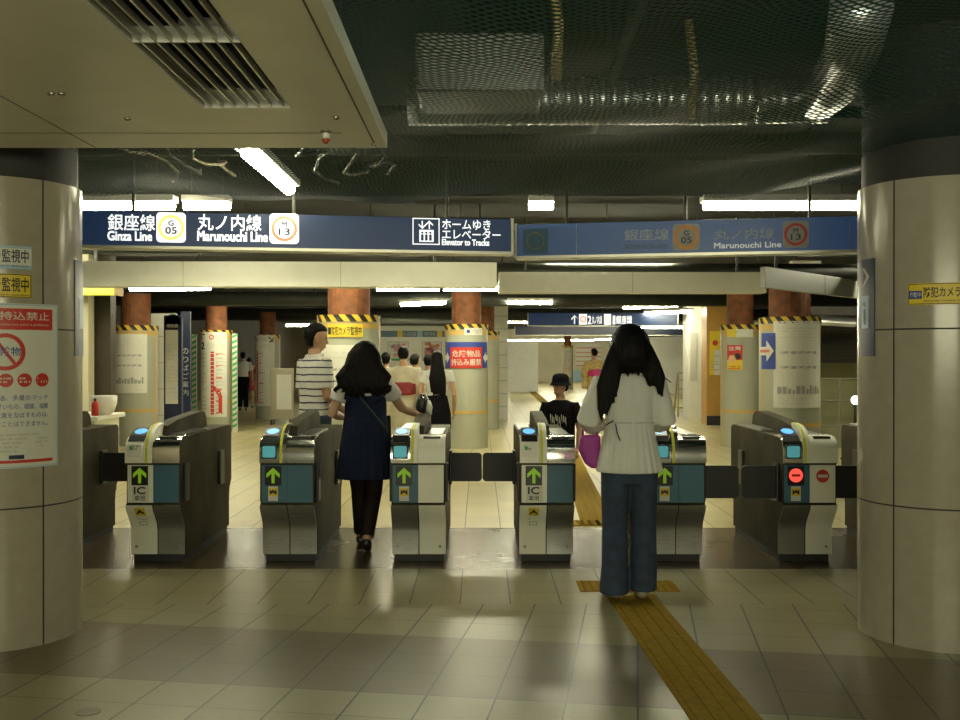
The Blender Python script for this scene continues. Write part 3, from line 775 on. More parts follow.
# ------------------------------------------------------------ ticket gates
PROF = [(.12, .05), (.12, .22), (.105, .28), (.06, .335), (.02, .38), (0, .42), (.02, .43), (.02, .70), (0, .71), (0, .80), (.02, .85), (.06, .878), (.12, .885), (1.42, .885), (1.46, .86), (1.46, .43), (1.40, .36), (1.38, .25), (1.38, .05)]
LOW = [(.12, .055), (.12, .22), (.105, .28), (.06, .335), (.02, .38), (.002, .418)]
MID = [(.02, .434), (.02, .697)]
HEAD = [(0, .712), (0, .80), (.02, .85), (.06, .878), (.12, .885), (.2, .886)]
def yprof(z):
    for (ya, za), (yb, zb) in zip(LOW[:-1], LOW[1:]):
        if za <= z <= zb: return lerp(ya, yb, (z - za) / (zb - za))
    return 0.0
def gate(cx, yf, label, kind, opens=(), L=1.46):
    g = empty('ticket_gate', (cx, yf, 0))
    tag(g, label, 'ticket gate', 'automatic ticket gates in the row')
    W = .19
    MB().box((0, .75, .025), (2 * W - .03, 1.24, .05), bevel=.004).build('plinth', m_kick, g)
    auto_smooth(MB().prism(PROF, -W + .004, W - .004).build('body', m_steel_d, g), 30)
    ic = kind == 'ic'; wh = kind in ('white', 'stop')
    lowL = m_ivory if ic else m_steel; lowR = m_ivory if wh else m_steel
    for (a, b, m) in ((-W, -.004, lowL), (.004, W, lowR)):
        auto_smooth(MB().sheet(LOW, a, b, .006).build('lower_panel', m, g), 40)
    midL = m_ivory if ic else m_teal; midR = m_ivory if wh else m_teal
    xm = .0
    MB().sheet(MID, -W + .012, xm - .001, .008).build('front_panel', midL, g)
    MB().sheet(MID, xm + .001, W - .012, .008).build('front_panel', midR, g)
    # head: reader side, centre band, ticket side
    auto_smooth(MB().sheet(HEAD, -W, -.055, .008).build('reader_cover', m_chrome if not ic else m_ivory, g), 40)
    auto_smooth(MB().sheet(HEAD, .0, W, .01).build('ticket_cover', m_ivory if wh else m_chrome, g), 40)
    arch = [(-.012, .712), (-.012, .82), (.02, .885), (.07, .935), (.15, .965), (.26, .975), (.27, .89), (.1, .88), (.0, .8), (.0, .712)]
    auto_smooth(MB().prism(arch, -.053, -.002).build('centre_arch', m_ivory if (ic or wh) else m_chrome, g), 40)
    arch2 = [(y - .003 if i < 3 else y, z + .003 if 2 < i < 6 else z) for i, (y, z) in enumerate(arch)]
    MB().prism(arch2[:6] + [(.26, .9), (.1, .87), (.0, .8), (.0, .76)], -.048, -.03).build('yellow_strip', m_yelg, g)
    # spine rising to the back
    spine = [(.22, .885), (.25, .955), (.5, .985), (1.12, 1.015), (1.2, 1.005), (1.25, .97), (1.28, .885)]
    auto_smooth(MB().prism(spine, -.06, .03).build('guide_hood', m_steel_d, g), 30)
    MB().box((.11, .5, .892), (.11, .62, .014), bevel=.004).build('ticket_tray', m_blackp, g)
    MB().box((.095, .06, .884), (.12, .035, .02), bevel=.004).build('ticket_slot', m_blackp, g)
    MB().box((-.13, .95, .895), (.1, .7, .02), bevel=.006).build('rear_cover', m_steel, g)
    # card reader
    rd = MB().prism([(.015, .86), (.06, .90), (.2, .945), (.22, .885), (.06, .87)], -.178, -.066).build('card_reader', m_blackp, g)
    nrm = V((0, -.305, .952)).normalized(); uz = V((0, .952, .305)).normalized()
    pn = Panel(plane_map((-.122, .13, .9235), (1, 0, 0), nrm, uz)); pn.disc(0, 0, .043, m_oval, 1, ry=.05); pn.build('lit_oval', rd)
    if ic:
        MB().box((-.122, .0, .80), (.105, .02, .09), bevel=.006).build('card_holder', m_white, g)
        pn = Panel(plane_map((-.122, -.011, .80), (1, 0, 0), (0, -1, 0)))
        pn.scribble(-.035, .0, .04, .035, 2, m_grey, 1, .8); pn.rect(-.035, .005, -.015, .03, m_green, 2); pn.build('card_label', g)
    else:
        MB().box((-.122, -.004, .792), (.11, .02, .1), bevel=.008).build('screen_frame', m_blackp, g)
        pn = Panel(plane_map((-.122, -.0145, .792), (1, 0, 0), (0, -1, 0))); pn.rrect(-.045, -.04, .045, .04, .012, m_screen, 1); pn.build('screen', g)
    # markings on the front
    fm = plane_map((0, .012, 0), (1, 0, 0), (0, -1, 0))
    pn = Panel(fm)
    sx = -.15 if ic else -.155
    pn.slab(sx, .555, sx + .115, .69, m_blackp, 2)
    c = sx + .0575
    if kind == 'stop':
        pn.disc(c, .625, .048, m_stop, 3); pn.rect(c - .03, .616, c + .03, .634, m_red, 4)
    else:
        for pts in ([(c - .011, .57), (c + .011, .57), (c + .011, .655), (c - .011, .655)], [(c, .678), (c, .648), (c - .046, .607), (c - .046, .637)], [(c, .678), (c + .046, .637), (c + .046, .607), (c, .648)]):
            pn.poly(pts, m_arrow, 3)
    pn.build('lane_indicator', g)
    def warning(pn, u, v, s_):
        [pn.rect(u - s_, lerp(v - s_ * .75, v + s_ * .95, q / 6), u + s_, lerp(v - s_ * .75, v + s_ * .95, (q + 1) / 6), m_yellow, 2) for q in range(6)]
        pn.poly([(u, v), (u - s_ * .75, v + s_ * .7), (u - s_ * .75, v - s_ * .5)], m_ink, 3); pn.poly([(u, v), (u + s_ * .75, v - s_ * .5), (u + s_ * .75, v + s_ * .7)], m_ink, 3)
        pn.disc(u, v + s_ * .3, s_ * .3, m_ink, 4, n=10)
    if ic:
        pn = Panel(fm); pn.rect(-.145, .44, -.03, .55, m_paper, 1)
        pn.text('IC', -.132, .495, -.055, .543, m_ink, 2, .015); pn.text('専用', -.128, .448, -.058, .485, m_ink, 2, .005); pn.build('ic_only_label', g)
        pn = Panel(plane_map((0, 0, 0), (1, 0, 0), (0, -1, 0)))
        pm = lambda u, v, d: V((u, yprof(v) - .0095 - d, v))
        pn = Panel(pm); warning(pn, -.093, .365, .036); pn.scribble(-.13, .30, -.055, .33, 2, m_lgrey, 1); pn.frame(-.122, .262, -.066, .292, .005, m_grey, 1); pn.build('warning_sticker', g)
    else:
        pn = Panel(fm); pn.rect(c - .034, .446, c + .034, .548, m_paper, 1); warning(pn, c, .505, .032); pn.scribble(c - .028, .45, c + .028, .478, 2, m_lgrey, 2); pn.build('warning_sticker', g)
    if kind == 'stop':
        pn = Panel(fm); pn.disc(.09, .62, .046, m_red, 1); pn.rect(.055, .61, .125, .63, m_paper, 2); pn.build('no_entry_mark', g)
    for x in (-.15, .15):
        MB().lathe([(.011, 0), (.011, .006), (.006, .008)], n=12).build('lock', m_grey, g, smooth=True)
        o = g.children[-1] if False else [q for q in bpy.data.objects if q.parent is g and q.name.startswith('lock')][-1]
        o.location = (x, .115, .11); o.rotation_euler = (pi / 2, 0, 0)
    # flaps, two stations on either side
    for side in (-1, 1):
        for st, yy in (('front', .12), ('rear', 1.08)):
            MB().box((side * (W + .006), yy + .02, .565), (.022, .10 if st == 'front' else .12, .27), bevel=.006).build('flap_housing', m_blackp, g)
            if (side, st) in opens:
                x0, x1 = W + .012, W + .012 + .245
                mb = MB(); rad = .03; prof = []
                for cxx, czz, a0 in ((x1 - rad, .68 - rad, 0), (x0 + .004, .676, 90), (x0 + .004, .454, 180), (x1 - rad, .45 + rad, 270)):
                    rr = rad if cxx > x0 + .01 else .004
                    for k in range(5): a = radians(a0 + 22.5 * k); prof.append((cxx + rr * cos(a), czz + rr * sin(a)))
                A = [mb.bm.verts.new((side * u, yy, v)) for u, v in prof]; B = [mb.bm.verts.new((side * u, yy + .022, v)) for u, v in prof]
                mb.bm.faces.new(A); mb.bm.faces.new(list(reversed(B)))
                for i in range(len(A)): j = (i + 1) % len(A); mb.bm.faces.new((A[i], B[i], B[j], A[j]))
                mb.build('flap', m_black, g)
    return g
GY = 6.96; GX = [-2.28, -1.345, -.432, .468, 1.385, 2.30]
gate(GX[0] - .95, GY, 'ivory ticket gate half hidden behind the left pillar', 'white', [(1, 'rear')])
gate(GX[0], GY, 'IC-only ticket gate nearest the left pillar, green arrow', 'ic', [(-1, 'rear')])
gate(GX[1], GY, 'teal ticket gate just left of the woman in the navy dress', 'plain')
gate(GX[2], GY, 'teal and ivory ticket gate just right of the woman in the navy dress', 'white', [(1, 'rear')])
gate(GX[3], GY, 'IC-only ticket gate in front of the boy in the black hat', 'ic', [(-1, 'rear')])
gate(GX[4], GY, 'teal ticket gate just right of the woman in the white blouse', 'plain', [(1, 'front')])
gate(GX[5], GY, 'ticket gate with a lit red no-entry light by the right pillar', 'stop', [(-1, 'front'), (1, 'front')])
gate(GX[5] + .93, GY, 'ticket gate half hidden behind the right pillar', 'plain', [(-1, 'front')])
# attendant counter behind the left gate
r_ = empty('counter', (-4.75, 10.6, -.12))
MB().box((0, 0, .54), (1.6, .7, .76), bevel=.01).build('body', m_ivory, r_); MB().box((0, 0, .94), (1.7, .8, .05), bevel=.012).build('top', m_white, r_); MB().box((0, 0, .14), (1.55, .66, .04)).build('plinth', m_kick, r_)
tag(r_, 'ivory attendant counter behind the left gates', 'counter')
p = at(104, 402, 10.5)
r_ = empty('white_basin', (p.x, p.y, .845)); MB().lathe([(.06, 0), (.10, .03), (.13, .12), (.135, .2), (.128, .2)], n=24).build('bowl', m_white, r_, smooth=True); tag(r_, 'round white bowl on the counter behind the left gates', 'bowl')
p = at(95, 410, 10.3)
r_ = empty('red_bottle', (p.x, p.y, .845)); MB().lathe([(.035, 0), (.035, .11), (.03, .13), (.014, .15)], n=16).build('bottle_body', m_red, r_, smooth=True); MB().lathe([(.014, .15), (.014, .175), (.01, .18)], n=12).build('cap', m_black, r_, smooth=True); tag(r_, 'small red bottle on the counter behind the left gates', 'bottle')

# ------------------------------------------------------------ clad columns with hazard tape
m_clad = M('pale_grey_sheet', (0.37, 0.375, 0.285), 0.4, var=0.04, vscale=3, bump=0.02, bscale=6)
m_tapeY = M('hazard_yellow', (0.72, 0.47, 0.03), 0.5)
m_tan = M('tan_tape', (0.55, 0.36, 0.1), 0.5)
def column(px0, px1, d, label, ztop=1.97, zlag=2.5, edge=True, low=None):
    cx = ((px0 + px1) / 2 - 480) / F_PX * d; r = (px1 - px0) / 2 / F_PX * d
    c = empty('column', (cx, d, 0))
    MB().lathe([(r, 0), (r, ztop)], n=48).build('cladding', m_clad, c, smooth=False)
    auto_smooth(c.children[0]) if c.children else None
    MB().lathe([(r * .68, ztop), (r * .68, zlag)], n=24).build('lagging', m_lag, c)
    f = cyl_map(0, 0, r, 0); pn = Panel(f, 40)
    h = .085
    pn.rect(-pi * r, ztop - h, pi * r, ztop, m_tapeY, 3)
    n = int(2 * pi * r / .15); s_ = 2 * pi * r / n
    for i in range(n):
        u = -pi * r + i * s_; pn.poly([(u, ztop), (u + s_ * .5, ztop), (u + s_ * .95, ztop - h), (u + s_ * .45, ztop - h)], m_ink, 9)
    pn.build('hazard_tape', c)
    pn = Panel(f, 40); pn.rect(-pi * r, ztop - .17, pi * r, ztop - .1, m_tan, 2); pn.rect(-pi * r, .55, pi * r, .60, m_tan, 2)
    if edge:
        for q in (-1, 1): pn.rect(q * r * 1.35 - .02, .0, q * r * 1.35 + .02, ztop, m_tan, 2)
    pn.build('tan_tape', c)
    tag(c, label, 'column', kind='structure')
    return cx, d, r
C1 = column(115, 157, 16.6, 'clad column behind the leftmost gates with a grey drawing poster')
C2 = column(201, 232, 19.5, 'clad column with the larger red route map')
C3 = column(256, 280, 23.5, 'clad column with the smaller red route map')
C4 = column(318, 380, 12.6, 'clad column with a yellow sign behind the woman in the navy dress')
C5 = column(445, 488, 16.1, 'clad column with the red dangerous goods banner')
C6 = column(721, 759, 16.3, 'clad column with the yellow and red poster')
C7 = column(760, 819, 13.2, 'clad column with a large drawing poster near the right gates')
C8 = column(470, 499, 20.3, 'white clad column half behind the banner column')
C9 = column(562, 573, 45.0, 'distant clad column far down the hall', 1.98)
rnd = random.Random(3)
def col_poster(C, th, w, z0, z1, fn, label, group=None, cat='poster', name='poster'):
    cx, d, r = C; pn = Panel(cyl_map(cx, d, r, th), 12, 0.003)
    pn.slab(-w / 2, z0, w / 2, z1, m_paper, 4); fn(pn, -w / 2, z0, w / 2, z1)
    return tag(pn.build(name), label, cat, group)
def drawing(pn, u0, v0, u1, v1):
    w, h = u1 - u0, v1 - v0
    pn.scribble(u0 + .1 * w, v1 - .2 * h, u1 - .1 * w, v1 - .06 * h, 4, m_lgrey, 5, .3, rnd)
    for k, vv in enumerate((.62, .45)):
        for q in range(10):
            a = u0 + w * (.12 + .07 * q); pn.poly([(a, v0 + h * vv), (a + w * .09, v0 + h * (vv + .012 * (q % 3))), (a + w * .09, v0 + h * (vv + .035)), (a, v0 + h * (vv + .03))], m_grey if q % 2 else m_lgrey, 5)
    u = u0 + .08 * w
    while u < u1 - .1 * w:
        ww = w * rnd.uniform(.03, .1); pn.rect(u, v0 + h * .16, u + ww, v0 + h * rnd.uniform(.2, .27), m_grey, 5); u += ww + w * .02
    pn.scribble(u0 + .12 * w, v0 + .04 * h, u1 - .12 * w, v0 + .13 * h, 3, m_lgrey, 5, .3, rnd)
def route(big):
    def f(pn, u0, v0, u1, v1):
        w, h = u1 - u0, v1 - v0
        if big:
            pn.text('↖', u0 + .05 * w, v1 - .1 * h, u0 + .28 * w, v1 - .02 * h, m_ink, 6, .02); pn.text('2', u0 + .07 * w, v1 - .2 * h, u0 + .22 * w, v1 - .12 * h, m_ink, 6, .03)
            ru = u0 + .5 * w
        else:
            pn.text('↘', u1 - .32 * w, v1 - .1 * h, u1 - .06 * w, v1 - .02 * h, m_ink, 6, .02)
            ru = u0 + .12 * w
        pn.disc(u0 + (.48 if big else .1) * w, v1 - .06 * h, .08 * w, m_red, 6, .05 * w, n=14)
        pn.text('丸ノ内線', u0 + .6 * w, v1 - .085 * h, u1 - .06 * w, v1 - .04 * h, m_grey, 6) if big else pn.text('丸ノ内線', u0 + .22 * w, v1 - .085 * h, u0 + .62 * w, v1 - .04 * h, m_grey, 6)
        pn.text('方面行き', u0 + .3 * w, v1 - .185 * h, u1 - .1 * w, v1 - .13 * h, m_lgrey, 6)
        pn.rect(ru - .05 * w, v0 + .03 * h, ru + .06 * w, v1 - .23 * h, m_red, 5)
        n = 16
        for i in range(n):
            vv = v1 - .25 * h - i * .046 * h
            pn.rect(ru - .045 * w, vv - .008 * h, ru + .05 * w, vv, m_paper, 6)
            pn.poly([(ru + .12 * w, vv - .024 * h), (ru + (.12 + rnd.uniform(.15, .4 if big else .6)) * w, vv - .024 * h), (ru + .3 * w, vv), (ru + .12 * w, vv)], m_lgrey if i % 3 else m_redp, 6)
            if big and rnd.random() < .6: pn.rect(u0 + .06 * w, vv - .022 * h, u0 + .3 * w, vv, m_lgrey, 6)
        if big:
            pn.rect(ru + .2 * w, v0 + .05 * h, ru + .32 * w, v0 + .24 * h, m_red, 6)
            pn.poly([(ru - .04 * w, v0 + .36 * h), (ru + .06 * w, v0 + .37 * h), (ru + .25 * w, v0 + .31 * h), (ru + .32 * w, v0 + .24 * h), (ru + .2 * w, v0 + .24 * h), (ru + .1 * w, v0 + .3 * h)], m_red, 7)
    return f
def zz(py, d): return H_CAM - (py - HOR) / F_PX * d
col_poster(C1, 0, .58, zz(393, 16.3), zz(334, 16.3), drawing, 'pale drawing poster on the column behind the leftmost gates', 'drawing posters on the columns')
col_poster(C2, 0, .56, zz(417, 19.2), zz(332, 19.2), route(True), 'larger route map poster with a branching red line, 2 and an arrow', 'route map posters')
col_poster(C3, -.1, .48, zz(406, 23.2), zz(335, 23.2), route(False), 'smaller route map poster with a red line at its left edge', 'route map posters')
col_poster(C4, -.1, .66, zz(412, 12.3), zz(345, 12.3), drawing, 'pale drawing poster behind the man in stripes', 'drawing posters on the columns')
col_poster(C7, .05, .68, zz(408, 12.8), zz(321, 12.8), drawing, 'large pale drawing poster above the right gates', 'drawing posters on the columns')
def yl(pn, u0, v0, u1, v1):
    pn.rect(u0, v0, u1, v1, m_yellow, 5); pn.text('防犯カメラ監視中', u0 + .06, v0 + .02, u1 - .02, v1 - .02, m_ink, 6, .012); pn.rect(u0 + .01, v0 + .03, u0 + .05, v1 - .03, m_ink, 6)
col_poster(C4, 0.0, .44, zz(337, 12.3), zz(325, 12.3), yl, 'yellow surveillance sticker on the column behind the man in stripes', cat='sticker', name='sticker')
def banner(pn, u0, v0, u1, v1):
    w = u1 - u0
    pn.rect(u0, v0, u1, v1, m_blue, 5); pn.rect(u0 + .17 * w, v0, u1 - .17 * w, v1 - .2 * (v1 - v0), m_red, 6)
    hv = v1 - v0
    pn.text('危険物品', u0 + .22 * w, v0 + .43 * hv, u1 - .22 * w, v0 + .68 * hv, m_paper, 7, .01); pn.text('持込み厳禁', u0 + .2 * w, v0 + .1 * hv, u1 - .2 * w, v0 + .36 * hv, m_paper, 7, .01)
    for q in (0, 1):
        e = lambda t: u0 + t * w if q == 0 else u1 - t * w
        pn.poly([(e(.0), v0 + .3 * hv), (e(.07), v0 + .3 * hv), (e(.07), v0 + .18 * hv), (e(.15), v0 + .4 * hv), (e(.07), v0 + .62 * hv), (e(.07), v0 + .5 * hv), (e(.0), v0 + .5 * hv)], m_paper, 7)
col_poster(C5, 0.0, .80, zz(368, 15.8), zz(342, 15.8), banner, 'red and blue dangerous goods banner round the middle column', cat='banner', name='banner')
def wlab(pn, u0, v0, u1, v1):
    pn.disc(u0 + .06, (v0 + v1) / 2, .03, m_blue, 5); pn.text('作業中', u0 + .12, v0 + .02, u1 - .02, v1 - .02, m_grey, 5)
col_poster(C5, 0.35, .3, zz(335, 15.8), zz(328, 15.8), wlab, 'small white label above the red banner', cat='sticker', name='sticker')
def ypost(pn, u0, v0, u1, v1):
    w, h = u1 - u0, v1 - v0
    pn.rect(u0, v0, u1, v1, m_yellow, 5); pn.rect(u0, v0 + .4 * h, u1, v1, m_red, 6); pn.text('注意', u0 + .1 * w, v0 + .78 * h, u1 - .1 * w, v0 + .95 * h, m_paper, 7, .02)
    pn.disc(u0 + .35 * w, v0 + .45 * h, .25 * w, M('skin_print', (.75, .45, .25), .5), 7); pn.disc(u0 + .7 * w, v0 + .55 * h, .2 * w, m_ink, 7); pn.scribble(u0 + .1 * w, v0 + .03 * h, u1 - .1 * w, v0 + .18 * h, 2, m_red, 7, .5, rnd)
col_poster(C6, -.52, .24, zz(370, 16), zz(345, 16), ypost, 'red and yellow poster on the column left of the large drawing poster')
def ystick(pn, u0, v0, u1, v1):
    pn.rect(u0, v0, u0 + (u1 - u0) * .35, v1, m_yellow, 5); pn.scribble(u0 + .12, v0 + .02, u1, v1 - .02, 2, m_green, 5, .4, rnd)
col_poster(C6, -.25, .42, zz(337, 16), zz(329, 16), ystick, 'narrow yellow and white notice under the hazard tape by the orange pillar', cat='sticker', name='sticker')
def barrow(pn, u0, v0, u1, v1):
    w, h = u1 - u0, v1 - v0; pn.rect(u0, v0, u1, v1, m_blue, 5)
    pn.poly([(u0, v0 + .38 * h), (u0 + .5 * w, v0 + .38 * h), (u0 + .5 * w, v0 + .2 * h), (u0 + .95 * w, v0 + .5 * h), (u0 + .5 * w, v0 + .8 * h), (u0 + .5 * w, v0 + .62 * h), (u0, v0 + .62 * h)], m_paper, 11); pn.rect(u0, v0 + .46 * h, u0 + .7 * w, v0 + .54 * h, m_redp, 12)
col_poster(C7, -1.05, .24, zz(369, 13), zz(333, 13), barrow, 'blue notice with a white arrow at the left edge of the large drawing poster', cat='sign', name='arrow_notice')
def plist(pn, u0, v0, u1, v1):
    pn.scribble(u0 + .05, v0 + .1, u1 - .05, v1 - .2, 12, m_redp, 5, .3, rnd); pn.scribble(u0 + .1, v1 - .2, u1 - .05, v1 - .05, 2, m_grey, 5, .4, rnd)
col_poster(C9, 0, .36, .55, 1.85, plist, 'tall pale list poster on the distant column')

# striped guard poles, navy timetable board, notice stand, far walls
def striped_pole(x, y, lab):
    r = empty('striped_guard', (x, y, 0)); MB().box((0, 0, .95), (.09, .05, 1.9)).build('board', m_paper, r)
    pn = Panel(plane_map((0, -.026, 0), (1, 0, 0), (0, -1, 0)))
    for k in range(17): z = .08 + k * .108; pn.poly([(-.045, z), (.045, z + .05), (.045, z + .10), (-.045, z + .05)], m_green, 1)
    pn.build('stripes', r); tag(r, lab, 'guard board')
striped_pole(at(235, 360, 19.3).x, 19.3, 'green and white striped guard beside the larger route map column')
striped_pole(at(194.5, 360, 19.9).x, 19.9, 'green and white striped guard left of the larger route map column')
d = 15.0
r_ = empty('timetable_board', (at(173.5, 400, d).x, d, 0))
wd = 18 / 1000 * d; top = zz(322, d)
MB().box((0, 0, (top + .2) / 2 + .1), (wd, .08, top - .2), bevel=.01).build('frame', m_navyp, r_)
MB().lathe([(wd * .44, -.04), (wd * .44, .04)], n=24).build('rounded_top', m_navyp, r_); o = [q for q in bpy.data.objects if q.parent is r_][-1]; o.location = (0, 0, top); o.rotation_euler = (pi / 2, 0, 0)
for x in (-wd * .4, wd * .4): MB().box((x, 0, .1), (.05, .07, .2)).build('leg', m_navyp, r_)
pn = Panel(plane_map((0, -.042, 0), (1, 0, 0), (0, -1, 0))); pn.rect(-wd * .4, .75, wd * .3, top - .12, m_paper, 1); pn.scribble(-wd * .35, .9, wd * .25, top - .3, 14, m_lgrey, 2, .3, rnd); pn.text('時刻表', -wd * .3, top - .09, wd * .3, top - .03, m_paper, 1); pn.build('timetable_sheet', r_)
tag(r_, 'navy timetable board with a rounded top left of the larger route map', 'board')
d = 16.9
r_ = empty('navy_banner_stand', (at(186, 400, d).x, d, 0)); MB().box((0, 0, 1.12), (.16, .06, 2.2)).build('panel', m_navyp, r_)
pn = Panel(plane_map((0, -.032, 0), (1, 0, 0), (0, -1, 0)))
for k, ch in enumerate('のりばご案内'): pn.text(ch, -.05, 1.5 - k * .14, .05, 1.6 - k * .14, m_lgrey, 1)
pn.build('lettering', r_); MB().box((0, 0, .01), (.3, .3, .02)).build('foot', m_navyp, r_); tag(r_, 'tall narrow navy guide board right of the timetable board', 'board')
p = at(162, 400, 17.2)
r_ = empty('white_partition', (p.x, p.y, 0)); MB().box((0, 0, 1.1), (.5, .1, 2.2), bevel=.008).build('panel', m_white, r_)
mb = MB()
for z in (.45, .9, 1.35, 1.8): mb.box((0, -.051, z), (.5, .003, .01))
mb.build('joint', m_tan, r_)
pn = Panel(plane_map((-.1, -.052, 0), (1, 0, 0), (0, -1, 0))); pn.rect(-.13, 1.25, -.03, 1.95, m_navyp, 1); pn.scribble(-.12, 1.3, -.04, 1.9, 8, m_paper, 2); pn.build('navy_notice', r_)
tag(r_, 'white partition panel beside the column behind the leftmost gates', 'partition')
d = 21.5; p = at(282, 400, d)
r_ = empty('notice_stand', (p.x, d, 0)); MB().box((0, 0, .66), (.5, .06, 1.1), bevel=.01).build('frame', M('beige_metal', (.4, .36, .25), .4, .4), r_); MB().box((.05, -.035, .7), (.32, .01, .75)).build('sheet', m_paper, r_)
for x in (-.2, .2): MB().box((x, 0, .055), (.05, .3, .11)).build('foot', m_pipe, r_)
tag(r_, 'beige framed notice stand left of the man in stripes', 'notice stand')
# partition wall at far left and the lit yellow box
tag(MB().box((at(86, 300, 13.3).x - .1, 13.2, 1.55), (.42, .2, 3.1)).build('wall_pier', m_wall), 'cream pier just right of the left pillar', 'wall', kind='structure')
p = at(96, 291, 12.6); r_ = empty('yellow_lightbox', (p.x, p.y, p.z)); MB().box((0, 0, 0), (.55, .25, .10), bevel=.006).build('lit_box', M('lit_yellow', (.8, .75, .1), .4, emit=.75, emit_rgb=(.85, .85, .08)), r_); MB().box((.285, 0, 0), (.03, .26, .12)).build('end_cap', m_tan, r_); MB().box((0, 0, .33), (.04, .04, .56)).build('bracket', m_pipe, r_); tag(r_, 'lit yellow box sign hanging beside the left pillar', 'sign')
# notice board wall in the middle back
d = 24.0
tag(MB().box((at(414, 0, d).x, d + .1, 1.1), (1.95, .2, 2.2)).build('wall_notice', m_white), 'free-standing white wall with notices behind the kimono wearers', 'wall', kind='structure')
L0 = at(381, 0, d).x; pn = Panel(plane_map((L0, d, 0), (1, 0, 0), (0, -1, 0))); W_ = at(447, 0, d).x - L0
pn.slab(0, 1.93, W_, 2.08, M('steel_blue_print', (.12, .2, .27), .5), 4)
for t in (.25, .55, .85): pn.rect(W_ * t, 1.93, W_ * t + .12, 2.08, m_yellow if t != .55 else m_lblue, 5)
pn.text('きっぷうりば', W_ * .34, 1.96, W_ * .53, 2.05, m_paper, 5); pn.text('のりかえ', W_ * .66, 1.96, W_ * .82, 2.05, m_paper, 5)
tag(pn.build('header_board'), 'steel blue header strip along the top of the white notice wall', 'board')
for (a, b, lab, mk) in ((.1, .42, 'grey and pink poster on the left of the white notice wall', 0), (.62, .92, 'pink and orange poster on the right of the white notice wall', 1)):
    pn = Panel(plane_map((L0, d, 0), (1, 0, 0), (0, -1, 0))); u0, u1 = W_ * a, W_ * b
    pn.slab(u0, 1.36, u1, 1.82, m_paper, 4); pn.rect(u0 + .03, 1.36, u1 - .03, 1.42, m_green, 5)
    pn.frame(u0, 1.36, u1, 1.82, .012, m_grey, 5)
    for q in range(30):
        x = rnd.uniform(u0 + .03, u1 - .12); z = rnd.uniform(1.44, 1.74); pn.rect(x, z, x + .09, z + .07, (m_lgrey, m_grey, m_pink)[q % 3] if not mk else (m_pink, m_orange, m_redp)[q % 3], 6 + q % 3)
    tag(pn.build('poster'), lab, 'poster')
# white tiled pier and far navy sign
p = at(500, 0, 23.4)
mb = MB().box((p.x - .03, 23.4, 1.55), (.42, .4, 3.1))
for z in [.3 + .3 * k for k in range(9)]: mb.box((p.x - .03, 23.196, z), (.42, .01, .012), 1)
tag(mb.build('pier', [m_white, m_grey]), 'white tiled pier just right of the banner column', 'pier', kind='structure')
s3 = Sign('far_sign', (at(528, 0, 23).x, 23.0), (at(678, 0, 23).x, 23.0), zz(325.5, 23), zz(313, 23), .2, 'navy platform sign far down the hall with arrow and platform numbers', m_navy, m_navyp)
s3.T('↑', 571, 315, 578, 324, m_glowW); u0, v0 = s3.uv(579, 324.5); u1, v1 = s3.uv(587, 314); s3.p.rect(u0, v0, u1, v1, m_glowW, 2); s3.p.disc((u0 + u1) / 2, (v0 + v1) / 2, .075, m_glowR, 3, .045)
s3.T('2', 588, 316, 591, 324, m_glowW); s3.T('丸ノ内線', 592, 315.5, 602, 324, m_glowW); u0, v0 = s3.uv(604, 324.5); u1, v1 = s3.uv(611, 314); s3.p.rect(u0, v0, u1, v1, m_glowW, 2); s3.p.disc((u0 + u1) / 2, (v0 + v1) / 2, .07, m_glowY, 3, .05)
s3.T('1', 613, 316, 615, 324, m_glowW); s3.T('銀座線', 616, 315.5, 632, 324, m_glowW); s3.done()
s4 = Sign('far_sign', (at(515, 0, 33).x, 33.0), (at(688, 0, 33).x, 33.0), zz(335, 33), zz(326.5, 33), .2, 'dark plain hanging sign behind the far navy sign', m_navyp, m_navyp); s4.done()
# far right: white hoarding, tiled pier, orange pier, step ladder
m_hoard = M('white_hoarding', (.72, .72, .66), .5, var=.03)
def wall_seg(name, a, b, z1, lab, m, th=.12):
    a, b = V((*a, 0)), V((*b, 0)); mid = (a + b) / 2; dd = b - a
    return tag(MB().box((mid.x, mid.y, z1 / 2), (dd.length, th, z1), rz=math.atan2(dd.y, dd.x)).build(name, m), lab, 'wall', kind='structure')
wall_seg('wall_hoarding', (at(630, 0, 40).x, 40), (at(683, 0, 40).x, 40), 2.25, 'white hoarding at the back on the right', m_hoard)
wall_seg('wall_hoarding_left', (at(508, 0, 42).x, 42), (at(538, 0, 42).x, 42), 2.1, 'white hoarding at the back beside the white tiled pier', m_hoard)
p = at(697, 0, 23.0)
mb = MB().box((p.x, 23.2, 1.55), (.45, .6, 3.1)); mb.box((p.x - .1, 22.89, 1.45), (.16, .02, 1.1), 1)
tag(mb.build('pier', [m_white, m_lgrey]), 'white pier beside the folded step ladder', 'pier', kind='structure')
p = at(716, 0, 21.3)
mb = MB().box((p.x, 21.5, 1.55), (.42, .5, 3.1)); mb.box((p.x, 21.24, .1), (.42, .02, .2), 1)
tag(mb.build('pier', [M('orange_tile', (.5, .27, .06), .45, var=.08), m_kick]), 'orange tiled pier with a yellow notice', 'pier', kind='structure')
pn = Panel(plane_map((p.x - .05, 21.2495, 0), (1, 0, 0), (0, -1, 0))); pn.slab(-.1, zz(375, 21.2), .12, zz(331, 21.2), m_paper, 3); pn.rect(-.1, 1.6, .12, zz(331, 21.2), m_yellow, 4); pn.rect(-.1, zz(375, 21.2), .0, 1.6, m_yellow, 4); pn.disc(.02, 1.75, .06, m_red, 5); pn.scribble(-.08, 1.15, .1, 1.5, 6, m_grey, 5, .4, rnd)
tag(pn.build('poster'), 'tall yellow and white poster on the orange pier', 'poster')
